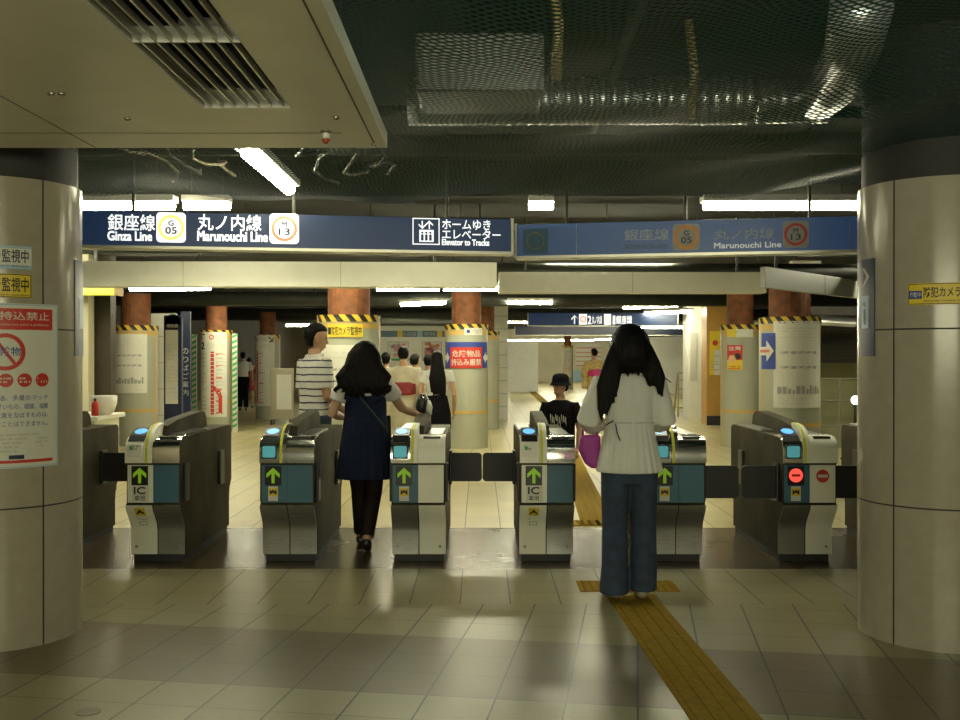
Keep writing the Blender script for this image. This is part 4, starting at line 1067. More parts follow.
r_ = empty('step_ladder', (at(684, 0, 24.5).x, 24.5, 0)); m_ld = M('ladder_alloy', (.45, .38, .2), .35, .6)
for sx in (-1, 1):
    for sy in (-1, 1): MB().cyl((sx * .2, sy * .28, 0), (sx * .14, sy * .03, 1.05), .022, n=8).build('leg', m_ld, r_)
for sy in (-1, 1):
    for t in (.2, .42, .64, .85): MB().box((0, sy * lerp(.28, .03, t), 1.05 * t), (.36 - .1 * t, .05, .02)).build('tread', m_ld, r_)
MB().box((0, 0, 1.06), (.32, .12, .03)).build('top_step', m_ld, r_)
tag(r_, 'folding metal step ladder at the back on the right', 'ladder')
# right-hand work bay with mesh screen, handrails and work lamp
tag(MB().box((6.6, 17.4, 1.03), (3.6, .15, 2.06)).build('wall_bay', M('bay_wall', (.36, .36, .2), .7, var=.15, vscale=2)), 'greenish back wall of the work bay on the right', 'wall', kind='structure')
r_ = empty('mesh_screen', (5.75, 16.6, 0)); mb = MB()
for k in range(24): mb.box((-.7 + k * .06, 0, 1.75), (.014, .014, .75))
for k in range(13): mb.box((0, 0, 1.4 + k * .06), (1.42, .014, .014))
mb.build('wire_mesh', m_pipe, r_); MB().box((0, .05, 1.75), (1.42, .02, .8)).build('backing', M('mesh_backing', (.07, .055, .035), .8), r_)
for x in (-.72, .72): MB().box((x, 0, 1.07), (.05, .05, 2.14)).build('post', m_pipe, r_)
tag(r_, 'dark wire mesh screen in the work bay on the right', 'screen')
m_rail = M('green_grey_rail', (.22, .22, .15), .5)
r_ = empty('handrail', (5.75, 16.0, 0))
for z in (.35, .75, 1.1): MB().cyl((-.75, 0, z), (.75, 0, z), .02, n=8).build('rail', m_rail, r_)
for x in (-.7, 0, .7): MB().cyl((x, 0, 0), (x, 0, 1.12), .022, n=8).build('post', m_rail, r_)
tag(r_, 'greenish metal handrail in the work bay on the right', 'handrail')
o = MB().tube([(4.9, 15.8, 2.0), (5.4, 15.8, 2.03), (5.9, 15.8, 2.0), (6.4, 15.8, 2.06)], .08, 18).build('foil_duct', m_foil, smooth=True); tag(o, 'foil wrapped duct above the mesh screen on the right', 'duct')
for x in (5.0, 6.3): MB().cyl((x, 15.8, 2.05), (x, 15.8, 3.1), .01, n=6).build('hanger_rod', m_pipe, o)
p = at(855, 400, 14.0); r_ = empty('work_lamp', (p.x, p.y, 0)); MB().cyl((0, 0, 0), (0, 0, p.z - .05), .018, n=10).build('stand', m_pipe, r_); MB().box((0, 0, .015), (.3, .3, .03)).build('foot', m_pipe, r_); MB().ell((0, -.02, p.z), (.06, .05, .06)).build('bulb', M('lit_bulb', (1, 1, .95), .4, emit=12, emit_rgb=(1, 1, .9)), r_, smooth=True); tag(r_, 'small bright work lamp on a stand beside the right pillar', 'lamp')
# posters on the far end wall
for (a, b, y0, y1, lab, mk) in ((576, 601, 344, 366, 'large red lined poster on the far end wall', 0), (572, 586, 370, 383, 'small blue poster low on the far end wall', 1)):
    dd = 58.895; pn = Panel(plane_map((at(a, 0, dd).x, dd, 0), (1, 0, 0), (0, -1, 0))); ww = at(b, 0, dd).x - at(a, 0, dd).x
    pn.slab(0, zz(y1, dd), ww, zz(y0, dd), m_paper if not mk else m_lblue, 10)
    if not mk:
        for k in range(5): z = lerp(zz(y1, dd), zz(y0, dd), k / 5); pn.rect(0, z, ww, z + .06, m_redp, 12)
    tag(pn.build('poster'), lab, 'poster')

# ------------------------------------------------------------ people
def skin(n, rgb): return M(n, rgb, 0.55, var=0.04, vscale=12)
m_skin = skin('skin', (0.5, 0.3, 0.19)); m_skin_t = skin('tan_skin', (0.46, 0.27, 0.16))
m_hair = M('black_hair', (0.005, 0.0045, 0.0045), 0.5, var=0.5, vscale=30, bump=0.6, bscale=40, stretch=(3, 3, 0.25), spec=0.12)
m_hairb = M('dark_brown_hair', (0.007, 0.005, 0.004), 0.5, var=0.5, vscale=30, bump=0.6, bscale=30, stretch=(3, 3, 0.4), spec=0.12)
m_eye = M('dark_eye', (0.015, 0.01, 0.008), 0.2); m_lip = M('lips', (0.35, 0.12, 0.09), 0.5)
m_blouse = M('white_gauze', (0.72, 0.71, 0.66), 0.75, var=0.05, vscale=8, bump=0.35, bscale=9, stretch=(2.5, 2.5, 0.6))
m_denim = M('blue_denim', (0.032, 0.05, 0.085), 0.85, var=0.25, vscale=14, bump=0.25, bscale=14)
m_navydress = M('navy_cotton', (0.011, 0.016, 0.04), 0.85, var=0.15, vscale=10, bump=0.3, bscale=8, spec=0.15)
m_tights = M('brown_tights', (0.013, 0.007, 0.005), 0.7, var=0.2, spec=0.2)
m_tee = M('white_tee', (0.66, 0.65, 0.6), 0.75, var=0.04, bump=0.2, bscale=9)
m_blk = M('black_cloth', (0.006, 0.006, 0.008), 0.85, var=0.2, bump=0.2, bscale=12, spec=0.1)
m_leather = M('black_leather', (0.012, 0.012, 0.013), 0.35, var=0.2)
m_pinkskin = M('pale_skin', (0.55, 0.33, 0.2), 0.55, var=0.04)
def stripe_mat():
    m = M('striped_jersey', (0.68, 0.67, 0.6), 0.75)
    nt = m.node_tree; nb = NB(m); b = nt.nodes['Principled BSDF']; tc = nt.nodes.new('ShaderNodeTexCoord'); sp = nt.nodes.new('ShaderNodeSeparateXYZ')
    nt.links.new(tc.outputs['Object'], sp.inputs[0])
    z = nb.math('ADD', sp.outputs[2], nb.math('MULTIPLY', nb.noise(tc.outputs['Object'], 5, 2), 0.03))
    k = nb.math('LESS_THAN', nb.math('FRACT', nb.math('DIVIDE', z, 0.062)), 0.2)
    nt.links.new(nb.mixc(k, (0.68, 0.67, 0.6), (0.02, 0.025, 0.06)), b.inputs['Base Color']); return m
m_stripe = stripe_mat()

def hand(mb, wrist, d, n, s=1.0, curl=0.5):
    """palm, four fingers and a thumb; d along the hand, n palm side (fingers bend that way)"""
    d = V(d).normalized(); n = V(n); n = (n - d * n.dot(d)).normalized(); c = d.cross(n)
    wrist = V(wrist); L = .085 * s
    for k in range(4):
        off = (k - 1.5) * .02 * s
        mb.tube([wrist + c * off * .6, wrist + d * L + c * off], .0115 * s, 8, rounded=True)
    for k, fl in enumerate((.066, .078, .072, .055)):
        off = (k - 1.5) * .0215 * s; p = wrist + d * L * .98 + c * off; q = p
        a = 0.0; pts = [p]
        for seg, f_ in enumerate((.45, .32, .23)):
            a += curl * (.6, .9, .7)[seg]
            q = q + (d * cos(a) + n * sin(a)) * fl * f_ * s; pts.append(q)
        mb.tube(pts, [.0095 * s, .009 * s, .0085 * s, .007 * s], 8, rounded=True)
    p = wrist + d * L * .25 - c * .03 * s
    mb.tube([p, p + (d * .7 - c * .6 + n * .35) * .035 * s, p + (d * 1.0 - c * .62 + n * .75) * .062 * s], [.013 * s, .011 * s, .009 * s], 8, rounded=True)

def head_mesh(mb, base, H, R):
    """base: chin-level centre of the neck; face looks to +y before R"""
    h = .133 * H; k = h / .215
    rings = [(0, .026, .02, .018), (.1, .024, .038, .042), (.22, .015, .05, .06), (.36, .006, .058, .074), (.5, 0, .064, .084), (.64, -.004, .069, .09), (.78, -.008, .066, .086), (.89, -.01, .054, .07), (.96, -.01, .036, .048), (1.0, -.01, .014, .018)]
    out = []
    for t, cy, rx, ry in rings:
        out.append([V(base) + R @ V((rx * k * cos(2 * pi * j / 20), cy * k + ry * k * sin(2 * pi * j / 20), t * h)) for j in range(20)])
    mb.ring_loft(out)
    P = lambda x, y, z: V(base) + R @ V((x * k, y * k, z * h))
    mb.tube([P(0, .078, .56), P(0, .086, .42), P(0, .09, .36)], [.007 * k, .010 * k, .012 * k], 8, rounded=True)
    mb.tube([P(-.02, .072, .2), P(.02, .072, .2)], .008 * k, 8, rounded=True)
    for s_ in (-1, 1):
        mb.tube([P(s_ * .066, -.006, .58), P(s_ * .071, -.012, .47), P(s_ * .065, -.004, .36)], [.012 * k, .014 * k, .009 * k], 8, flat=1.4, rounded=True)
        mb.tube([P(s_ * .015, .078, .6), P(s_ * .045, .068, .6)], .008 * k, 8, rounded=True)
    return P, k

class Person:
    def __init__(s, label, x, y, rz, H, pose, sk=None, vox=.0095, yaw=0, pitch=0, female=True, girth=1.0, cat='person'):
        s.root = empty('person', (x, y, 0), rz); tag(s.root, label, cat); s.H = H; s.vox = vox; s.pose = pose; sk = sk or m_skin
        mb = MB(); g = girth
        T = ((.455, .06, .05), (.48, .088, .06), (.52, .1, .068), (.56, .097, .066), (.62, .078 if female else .085, .055), (.68, .08 if female else .092, .057), (.74, .092 if female else .094, .06), (.785, .094 if female else .096, .052), (.815, .075, .045), (.835, .04, .036))
        lean = pose.get('lean', 0.0)
        s.sh = lambda z: lean * max(0, z / H - .5) * H
        mb.stack([(z * H, 0, s.sh(z * H), rx * H * g, ry * H * g) for z, rx, ry in T], 24)
        nb_ = V((0, s.sh(.82 * H) - .005, .815 * H)); hb = V((0, s.sh(.87 * H) + .012 * H / 1.6 + pose.get('hy', 0), .858 * H)) + V(pose.get('hoff', (0, 0, 0)))
        mb.tube([nb_, hb + V((0, -.008, .02))], [.037 * H * .95, .033 * H], 14)
        R = Matrix.Rotation(yaw, 3, 'Z') @ Matrix.Rotation(pitch, 3, 'X'); s.R = R; s.hb = hb
        s.P, s.k = head_mesh(mb, hb, H, R)
        for side, key in ((-1, 'la'), (1, 'ra')):
            S, E, Wp = [V(p) for p in pose[key][:3]]
            mb.tube([V((side * .06 * H, S.y, S.z + .005)), S, S.lerp(E, .5), E, E.lerp(Wp, .45), Wp], [.029 * H * g, .029 * H * g, .027 * H * g, .0235 * H * g, .023 * H * g, .0155 * H], 12, rounded=True)
            hd = pose[key][3] if len(pose[key]) > 3 else (Wp - E); hn = pose[key][4] if len(pose[key]) > 4 else (-side, 0, 0)
            hand(mb, Wp, hd, hn, H / 1.68, pose.get('curl', .5))
        for side, key in ((-1, 'll'), (1, 'rl')):
            Hp, K, A = [V(p) for p in pose[key][:3]]; toe = V(pose[key][3])
            mb.tube([Hp + V((0, 0, .02)), Hp.lerp(K, .5), K, K.lerp(A, .35), A], [.054 * H * g, .045 * H * g, .034 * H * g, .034 * H * g, .021 * H], 14, rounded=True)
            heel = A + (A - V(toe)).normalized() * .0 + V((0, 0, -.03))
            mb.tube([heel, heel.lerp(toe, .6), toe], [.026 * H, .025 * H, .02 * H], 10, flat=.8, rounded=True)
        s.body = mb.build('body', sk, s.root, vox=vox, relax=2)
        e = MB()
        for q in (-1, 1): e.ell(s.P(q * .03, .074, .535), (.011 * s.k, .008 * s.k, .006 * s.k), n=10)
        e.build('eyes', m_eye, s.root, smooth=True)
        MB().tube([s.P(-.02, .078, .205), s.P(0, .081, .208), s.P(.02, .078, .205)], .005 * s.k, 8, rounded=True).build('mouth', m_lip, s.root, smooth=True)
    def g(s, name, mat, fn, vox=None, relax=2):
        mb = MB(); fn(mb); return mb.build(name, mat, s.root, vox=vox or s.vox, relax=relax)
    def sleeve(s, mb, key, t_end, r0=.04, r1=.035, puff=None):
        """t_end: 0..1 shoulder to elbow, 1..2 elbow to wrist"""
        S, E, W_ = [V(p) for p in s.pose[key][:3]]; side = -1 if key == 'la' else 1; H = s.H
        pts = [V((side * .05 * H, S.y, S.z + .002)), S]; r = [r0 * H * 1.05, r0 * H]
        if t_end <= 1: pts += [S.lerp(E, t_end * .5), S.lerp(E, t_end)]; r += [lerp(r0, r1, .5) * H, r1 * H]
        else:
            pts += [S.lerp(E, .5), E, E.lerp(W_, (t_end - 1) * .5), E.lerp(W_, t_end - 1)]; m_ = puff or r1
            r += [lerp(r0, m_, .6) * H, m_ * H, m_ * .95 * H, r1 * H * .8]
        mb.tube(pts, r, 14)
    def leg_cloth(s, mb, key, r, t_end=2.0):
        Hp, K, A = [V(p) for p in s.pose[key][:3]]; H = s.H
        pts = [Hp + V((0, 0, .03)), Hp.lerp(K, .5), K]; rr = [r[0] * H, lerp(r[0], r[1], .5) * H, r[1] * H]
        if t_end > 1: e = K.lerp(A, t_end - 1); pts += [K.lerp(e, .5), e]; rr += [lerp(r[1], r[2], .5) * H, r[2] * H]
        mb.tube(pts, rr, 16)
    def cap_hair(s, mb, grow=1.09, back=.22, top=1.05, fringe=.7):
        """close hair over the skull; leaves the face free"""
        k = s.k; h = .133 * s.H
        rings = []
        for t in (back, lerp(back, .42, .35), lerp(back, .42, .7), .42, .52, .62, .72, .82, .91, .98, top):
            w_ = 1.0 if t < .75 else math.sqrt(max(.02, 1 - ((t - .7) / (top - .685)) ** 2))
            q = min(1.0, lerp(.72, 1, (t - back) / (.55 - back)))
            rx = .07 * grow * w_ * q
            yb = (-.094 * grow * w_ - .008) * q; yf = (.088 * w_ if t >= fringe else (.02 if t > .5 else -.02))
            rings.append([s.hb + s.R @ V((rx * k * cos(2 * pi * j / 20), ((yf + yb) / 2 + (yf - yb) / 2 * sin(2 * pi * j / 20)) * k, t * h)) for j in range(20)])
        mb.ring_loft(rings)
    def strands(s, mb, pts, r, n=10, flat=.5, ref=(1, 0, 0)):
        mb.tube(pts, r, n, flat=flat, ref=ref, rounded=True)

def shoe(p, key, mat, name='shoe', h=.035):
    A = V(p.pose[key][2]); toe = V(p.pose[key][3]); H = p.H
    heel = A + V((0, 0, -.032))
    d = (toe - heel); d.normalize()
    mb = MB(); mb.tube([heel - d * .02, heel.lerp(toe, .5), toe + d * .012], [.034 * H / 1.6 + .003, .04 * H / 1.6, .032 * H / 1.6], 12, flat=.95, rounded=True)
    return mb.build(name, mat, p.root, vox=.006 if p.vox < .012 else .01, relax=2)

def std_legs(H, dx=.055, spread=0.0, step=0.0):
    """hips, knees, ankles, toes standing; step puts the right foot ahead"""
    a = .047 * H; o = {}
    for side, key in ((-1, 'll'), (1, 'rl')):
        f_ = step * side
        o[key] = [(side * .05 * H, 0, .51 * H), (side * (.05 * H + spread * .5), f_ * .45 + .012, .285 * H), (side * (.05 * H + spread), f_ - .01, a), (side * (.055 * H + spread * 1.2), f_ + .125 * H / 1.6, .016 * H + .002)]
    return o
def arms_down(H, out=.02, bend=.05):
    o = {}
    for side, key in ((-1, 'la'), (1, 'ra')):
        S = V((side * .112 * H, 0, .798 * H)); E = S + V((side * (.02 + out) * H, -.01, -.175 * H)); W_ = E + V((side * out * .3 * H, bend * H, -.15 * H)); o[key] = [S, E, W_]
    return o

# --- woman in the white blouse, waiting before the gates, seen from behind
H = 1.61
pose = dict(la=[(-.165, 0, 1.29), (-.245, -.015, 1.075), (-.18, .19, 1.02), (.45, .9, .0), (.6, -.3, .6)],
            ra=[(.165, 0, 1.29), (.215, -.01, 1.075), (.19, .19, 1.03), (-.3, .9, .1), (-.6, -.3, .6)], curl=.9,
            ll=[(-.085, 0, .82), (-.082, .02, .45), (-.085, .0, .075), (-.125, .12, .028)], rl=[(.085, 0, .82), (.09, .02, .45), (.075, .0, .075), (.085, .14, .028)])
w1 = Person('woman with long black hair, white blouse and flared jeans, seen from behind', .893, 5.98, 0, H, pose, m_pinkskin, .008, pitch=-.08)
def blouse(mb):
    mb.stack([(.765, 0, .0, .195, .15), (.80, 0, 0, .19, .145), (.9, 0, 0, .168, .125), (1.03, 0, 0, .142, .105), (1.08, 0, 0, .14, .1), (1.18, 0, 0, .156, .108), (1.28, 0, 0, .172, .1), (1.325, 0, 0, .15, .088), (1.35, 0, 0, .10, .075)], 32)
    w1.sleeve(mb, 'la', 1.85, .042, .045, .045); w1.sleeve(mb, 'ra', 1.85, .042, .042, .040)
    for k in range(26):
        a = 2 * pi * k / 26; mb.tube([(.138 * cos(a), .1 * sin(a), 1.06), (.165 * cos(a), .122 * sin(a), .9), (.192 * cos(a), .148 * sin(a), .768)], [.006, .010, .013], 6)
w1.g('blouse', m_blouse, blouse, .008, 3)
w1.g('blouse_seam', M('gathered_seam', (.52, .51, .46), .8), lambda mb: mb.lathe([(1, -.004), (1.02, 0), (1, .004)], n=40) if False else mb.tube([(.146 * cos(2 * pi * k / 40), .107 * sin(2 * pi * k / 40), 1.062) for k in range(41)], .005, 6), .005, 1)
def jeans(mb):
    mb.stack([(.70, 0, .0, .150, .118), (.78, 0, 0, .168, .128), (.86, 0, 0, .162, .122), (.92, 0, 0, .14, .105)], 28)
    for q, key in ((-1, 'll'), (1, 'rl')):
        mb.stack([(.055 + .01 * q, q * .085 - .008, -.012, .087, .105), (.09, q * .085 - .008, -.008, .085, .1), (.2, q * .086, .0, .08, .092), (.45, q * .086, .01, .076, .084), (.62, q * .083, .004, .085, .098), (.78, q * .08, 0, .09, .115)], 24)
w1.g('jeans', m_denim, jeans, .008, 3)
def hair1(mb):
    w1.cap_hair(mb, 1.3, .12, 1.14, .78)
    mb.stack([(1.36, 0, -.085, .10, .03), (1.39, 0, -.085, .125, .05), (1.45, 0, -.065, .132, .085), (1.52, 0, -.035, .125, .115), (1.58, 0, -.018, .108, .115), (1.63, 0, -.01, .07, .08), (1.65, 0, -.008, .03, .04)], 24)
    for k in range(9):
        t = k / 8; x = lerp(-.185, -.10, t); L = lerp(1.08, 1.2, t) + rnd.uniform(-.04, .03)
        mb.tube([(lerp(-.06, -.03, t), -.07, 1.6), (lerp(-.10, -.06, t), -.08, 1.5), (lerp(-.145, -.09, t), -.095, 1.38), (x, -.105, 1.28), (x + rnd.uniform(-.012, .012), -.118, lerp(1.28, L, .6)), (x + rnd.uniform(-.02, .02), -.125, L)], [.012, .03, .035, .026, .017, .005], 8, flat=.7)
    for k in range(8):
        t = k / 7; x = lerp(.10, .175, t); L = lerp(1.30, 1.22, t) + rnd.uniform(-.03, .03)
        mb.tube([(lerp(.03, .06, t), -.07, 1.6), (lerp(.06, .10, t), -.08, 1.5), (lerp(.085, .14, t), -.095, 1.4), (x, -.10, 1.33), (x + rnd.uniform(-.01, .01), -.105, L)], [.012, .03, .035, .024, .006], 8, flat=.7)
    for k in range(10):
        x = lerp(-.09, .09, k / 9); mb.tube([(x, -.105, 1.44), (x * 1.05, -.112, 1.39), (x * 1.05 + rnd.uniform(-.01, .01), -.108, 1.345 + rnd.uniform(-.02, .015))], [.02, .02, .006], 8, flat=.6)
w1.g('hair', m_hair, hair1, .007, 1)
w1.g('hair_strand', m_hair, lambda mb: [mb.tube(p, .004, 6) for p in ([(-.11, -.13, 1.08), (-.16, -.14, 1.05), (-.2, -.13, 1.06)], [(-.1, -.13, 1.06), (-.09, -.135, 1.0), (-.07, -.13, .96)], [(.1, -.10, 1.45), (.19, -.11, 1.33), (.23, -.11, 1.30)])] and None, .0035, 0)
for key in ('ll', 'rl'): shoe(w1, key, M('pale_sandal', (.35, .28, .22), .5, var=.1), 'sandal')
r_ = empty('shoulder_bag', (.66, 6.0, .83)); m_bag = M('magenta_cloth', (.36, .04, .3), .6, var=.08, bump=.2, bscale=10)
def bagf(mb): mb.stack([(-.05, .045, .03, .035, .03), (-.02, .025, .03, .055, .035), (.06, 0, .03, .068, .035), (.13, .005, .03, .062, .03), (.15, .01, .03, .055, .025)], 20, pw=.7)
mb = MB(); bagf(mb); mb.build('bag_body', m_bag, r_, vox=.008, relax=2)
MB().tube([(-.04, .03, .145), (-.035, .05, .21), (.0, .07, .24), (.04, .06, .21), (.05, .03, .145)], .007, 8).build('handle', m_bag, r_, smooth=True)
tag(r_, 'magenta cloth bag hanging from the left arm of the woman in white', 'bag')

# --- woman in the navy dress, walking through the gate
H = 1.56
pose = dict(la=[(-.165, 0, 1.235), (-.25, -.02, 1.02), (-.19, .2, .98), (.2, .9, .1), (.6, 0, -.8)],
            ra=[(.165, .01, 1.235), (.265, .12, 1.06), (.37, .33, 1.0), (.5, .8, -.1), (0, 0, -1)], curl=.45, lean=.05,
            ll=[(-.078, 0, .79), (-.06, .12, .44), (-.055, .17, .073), (-.06, .3, .03)], rl=[(.078, 0, .79), (.06, .03, .44), (.03, -.2, .11), (.03, -.1, .03)])
w2 = Person('woman with wavy dark hair in a navy pinafore dress walking through the gate', -.865, 7.55, 0, H, pose, m_skin, .009, yaw=-.15)
def tee2(mb):
    mb.stack([(.95, 0, .02, .13, .1), (1.08, 0, .02, .142, .108), (1.2, 0, .022, .16, .108), (1.255, 0, .024, .138, .092), (1.29, 0, .03, .085, .065)], 28)
    w2.sleeve(mb, 'la', .55, .04, .042); w2.sleeve(mb, 'ra', .5, .04, .042)
w2.g('white_tee', m_tee, tee2, .009, 2)
def dress2(mb):
    mb.stack([(.535, -.0, .0, .215, .175), (.58, 0, 0, .212, .17), (.75, 0, .0, .192, .15), (.98, 0, .01, .162, .125), (1.1, 0, .015, .158, .124), (1.16, 0, .02, .153, .12)], 32)
    for q in (-1, 1): mb.tube([(q * .12, -.09, 1.13), (q * .112, -.078, 1.22), (q * .10, .02, 1.29), (q * .11, .1, 1.2)], [.035, .026, .02, .024], 10, flat=.6)
    for q in (-1, 1): mb.tube([(0, -.1, 1.1), (q * .08, -.09, 1.14), (q * .125, -.08, 1.2)], [.03, .035, .025], 10, flat=.45, ref=(0, 0, 1))
    for k in range(22):
        a = 2 * pi * k / 22; mb.tube([(.16 * cos(a), .125 * sin(a), .98), (.214 * cos(a), .173 * sin(a), .54)], [.006, .013], 6)
w2.g('pinafore_dress', m_navydress, dress2, .009, 3)
w2.g('bag_strap', M('dark_green_strap', (.015, .035, .03), .6), lambda mb: mb.tube([(-.11, .0, 1.30), (-.08, -.09, 1.22), (.03, -.122, 1.08), (.15, -.09, .93), (.17, .02, .85)], .011, 8, flat=.5) and None, .006, 1)
def tights(mb):
    w2.leg_cloth(mb, 'll', (.056, .042, .034), 1.95); w2.leg_cloth(mb, 'rl', (.056, .042, .034), 1.95)
w2.g('tights', m_tights, tights, .009, 2)
def hair2(mb):
    w2.cap_hair(mb, 1.28, .1, 1.1, .8)
    mb.stack([(1.27, 0, -.05, .15, .07), (1.32, 0, -.045, .152, .09), (1.38, 0, -.035, .138, .105), (1.45, 0, -.02, .122, .115), (1.51, 0, -.01, .10, .105), (1.55, 0, -.005, .07, .075), (1.575, 0, -.005, .03, .035)], 26)
    for k in range(26):
        x = -.2 + .4 * k / 25 + rnd.uniform(-.012, .012); L = rnd.uniform(1.15, 1.24) - .03 * (1 - abs(x) / .2); w_ = rnd.choice((-1, 1)) * rnd.uniform(.012, .026); yb = -.05 - .07 * math.sqrt(max(0, 1 - (x / .24) ** 2))
        mb.tube([(x * .3, yb * .6, 1.545), (x * .5, yb * .85, 1.47), (x * .66 + w_ * .5, yb, 1.38), (x * .86 - w_, yb - .012, 1.3), (x * .96 + w_, yb - .014, 1.235), (x * 1.0 - w_, yb - .008, lerp(1.235, L, .6)), (x * 1.06 + w_ * .6, yb, L)], [.01, .026, .03, .026, .023, .016, .006], 8, flat=.85)
w2.g('hair', m_hairb, hair2, .009, 1)
for key in ('ll', 'rl'): shoe(w2, key, m_leather)
r_ = empty('pouch', (-.865 + .40, 7.55 + .425, .995))
mb = MB().stack([(0, 0, 0, .03, .05), (.05, 0, 0, .048, .06), (.11, .01, 0, .05, .06), (.16, .005, 0, .03, .04)], 18); mb.build('pouch_body', m_leather, r_, smooth=True)
MB().stack([(-.005, .055, 0, .025, .045), (.06, .06, 0, .028, .05), (.11, .05, 0, .018, .04)], 14).build('white_side', m_white, r_, smooth=True)
MB().lathe([(.008, 0), (.008, .006), (.004, .008)], (.015, -.06, .13), 10).build('clasp', m_chrome, r_)
tag(r_, 'small black and white pouch in the right hand of the woman in the navy dress', 'pouch')

# --- man in the striped polo shirt beyond the gates, looking right
H = 1.75
pose = dict(std_legs(H), la=[(-.175, 0, 1.39), (-.205, .0, 1.09), (-.19, .12, .84)], ra=[(.175, 0, 1.39), (.205, .0, 1.1), (.22, .2, .95), (-.2, .9, -.1), (-.5, 0, -.6)])
w3 = Person('man with short black hair in a white polo shirt with dark stripes', -1.49, 9.0, -.85, H, pose, m_skin_t, .01, yaw=-.5, pitch=-.1, female=False)
def polo(mb):
    mb.stack([(.86, 0, 0, .18, .125), (.95, 0, 0, .178, .122), (1.1, 0, 0, .17, .115), (1.25, 0, 0, .178, .12), (1.37, 0, 0, .182, .108), (1.43, 0, 0, .14, .085), (1.46, 0, 0, .085, .07)], 28)
    w3.sleeve(mb, 'la', .75, .041, .040); w3.sleeve(mb, 'ra', .75, .041, .040)
w3.g('polo_shirt', m_stripe, polo, .01, 2)
w3.g('collar', m_tee, lambda mb: mb.tube([(.078 * cos(2 * pi * k / 24), .068 * sin(2 * pi * k / 24), 1.465 + .012 * cos(2 * pi * k / 24 - pi / 2)) for k in range(25)], .016, 8) and None, .008, 1)
def trousers3(mb):
    mb.stack([(.78, 0, 0, .165, .12), (.85, 0, 0, .17, .122), (.93, 0, 0, .168, .118)], 24)
    w3.leg_cloth(mb, 'll', (.062, .048, .045), 1.97); w3.leg_cloth(mb, 'rl', (.062, .048, .045), 1.97)
w3.g('trousers', m_denim, trousers3, .01, 2)
w3.g('hair', m_hair, lambda mb: w3.cap_hair(mb, 1.15, .16, 1.1, .74), .009, 1)
for key in ('ll', 'rl'): shoe(w3, key, m_leather)

# --- boy in a black hat and black T-shirt
H = 1.27
pose = dict(std_legs(H), la=[(-.135, 0, 1.0), (-.16, .02, .8), (-.1, .16, .72)], ra=[(.135, 0, 1.0), (.185, -.01, .8), (.18, .05, .63)])
w4 = Person('boy in a black bucket hat and black T-shirt with white print, behind the gate', .735, 9.15, pi - .35, H, {**pose, **{'la': [(-.135, 0, 1.0), (-.185, .0, .79), (-.185, .07, .62)], 'ra': [(.135, 0, 1.0), (.16, .03, .8), (.1, .16, .74)]}}, m_skin_t, .008, yaw=-.55, female=False)
def tee4(mb):
    mb.stack([(.58, 0, 0, .145, .105), (.7, 0, 0, .138, .1), (.85, 0, 0, .138, .098), (.97, 0, 0, .148, .09), (1.03, 0, 0, .11, .07), (1.06, 0, 0, .065, .055)], 26)
    w4.sleeve(mb, 'la', .68, .044, .05); w4.sleeve(mb, 'ra', .68, .044, .05)
w4.g('black_tee', m_blk, tee4, .008, 2)
pn = Panel(lambda u, v, d: V((u, math.sqrt(max(0, 1 - (u / .15) ** 2)) * .103 + .002 + d, v)), 4)
for k in range(9):
    x = .07 - k * .0175; z = .93 - .012 * (k % 3)
    pn.poly([(x, z), (x - .007, z + .003), (x - .012 - .004 * (k % 2), z - .06 - .05 * rnd.random()), (x - .004, z - .05)], m_paper, 1)
    pn.poly([(x, z - .12), (x - .006, z - .12), (x - .008, z - .15 - .06 * rnd.random()), (x - .002, z - .16)], m_paper, 1)
pn.build('shirt_print', w4.root)
def shorts4(mb):
    mb.stack([(.54, 0, 0, .13, .1), (.6, 0, 0, .135, .1), (.66, 0, 0, .13, .095)], 22)
    w4.leg_cloth(mb, 'll', (.062, .06, .05), 1.1); w4.leg_cloth(mb, 'rl', (.062, .06, .05), 1.1)
w4.g('shorts', m_denim, shorts4, .009, 2)
w4.g('hair', m_hair, lambda mb: w4.cap_hair(mb, 1.12, .28, 1.04, .8), .008, 1)
hk = w4.k; hh = .133 * H
def hat(mb):
    def rg(t, rx, ry, n=28): return [w4.hb + w4.R @ V((rx * hk * cos(2 * pi * j / n), (ry * sin(2 * pi * j / n) - .008) * hk, t * hh)) for j in range(n)]
    mb.ring_loft([rg(.60, .118, .142), rg(.58, .122, .147), rg(.80, .09, .11), rg(.95, .09, .108), rg(1.1, .084, .10), rg(1.2, .066, .08), rg(1.25, .025, .03)])
w4.g('bucket_hat', m_blk, hat, .008, 1)
for key in ('ll', 'rl'): shoe(w4, key, m_leather)

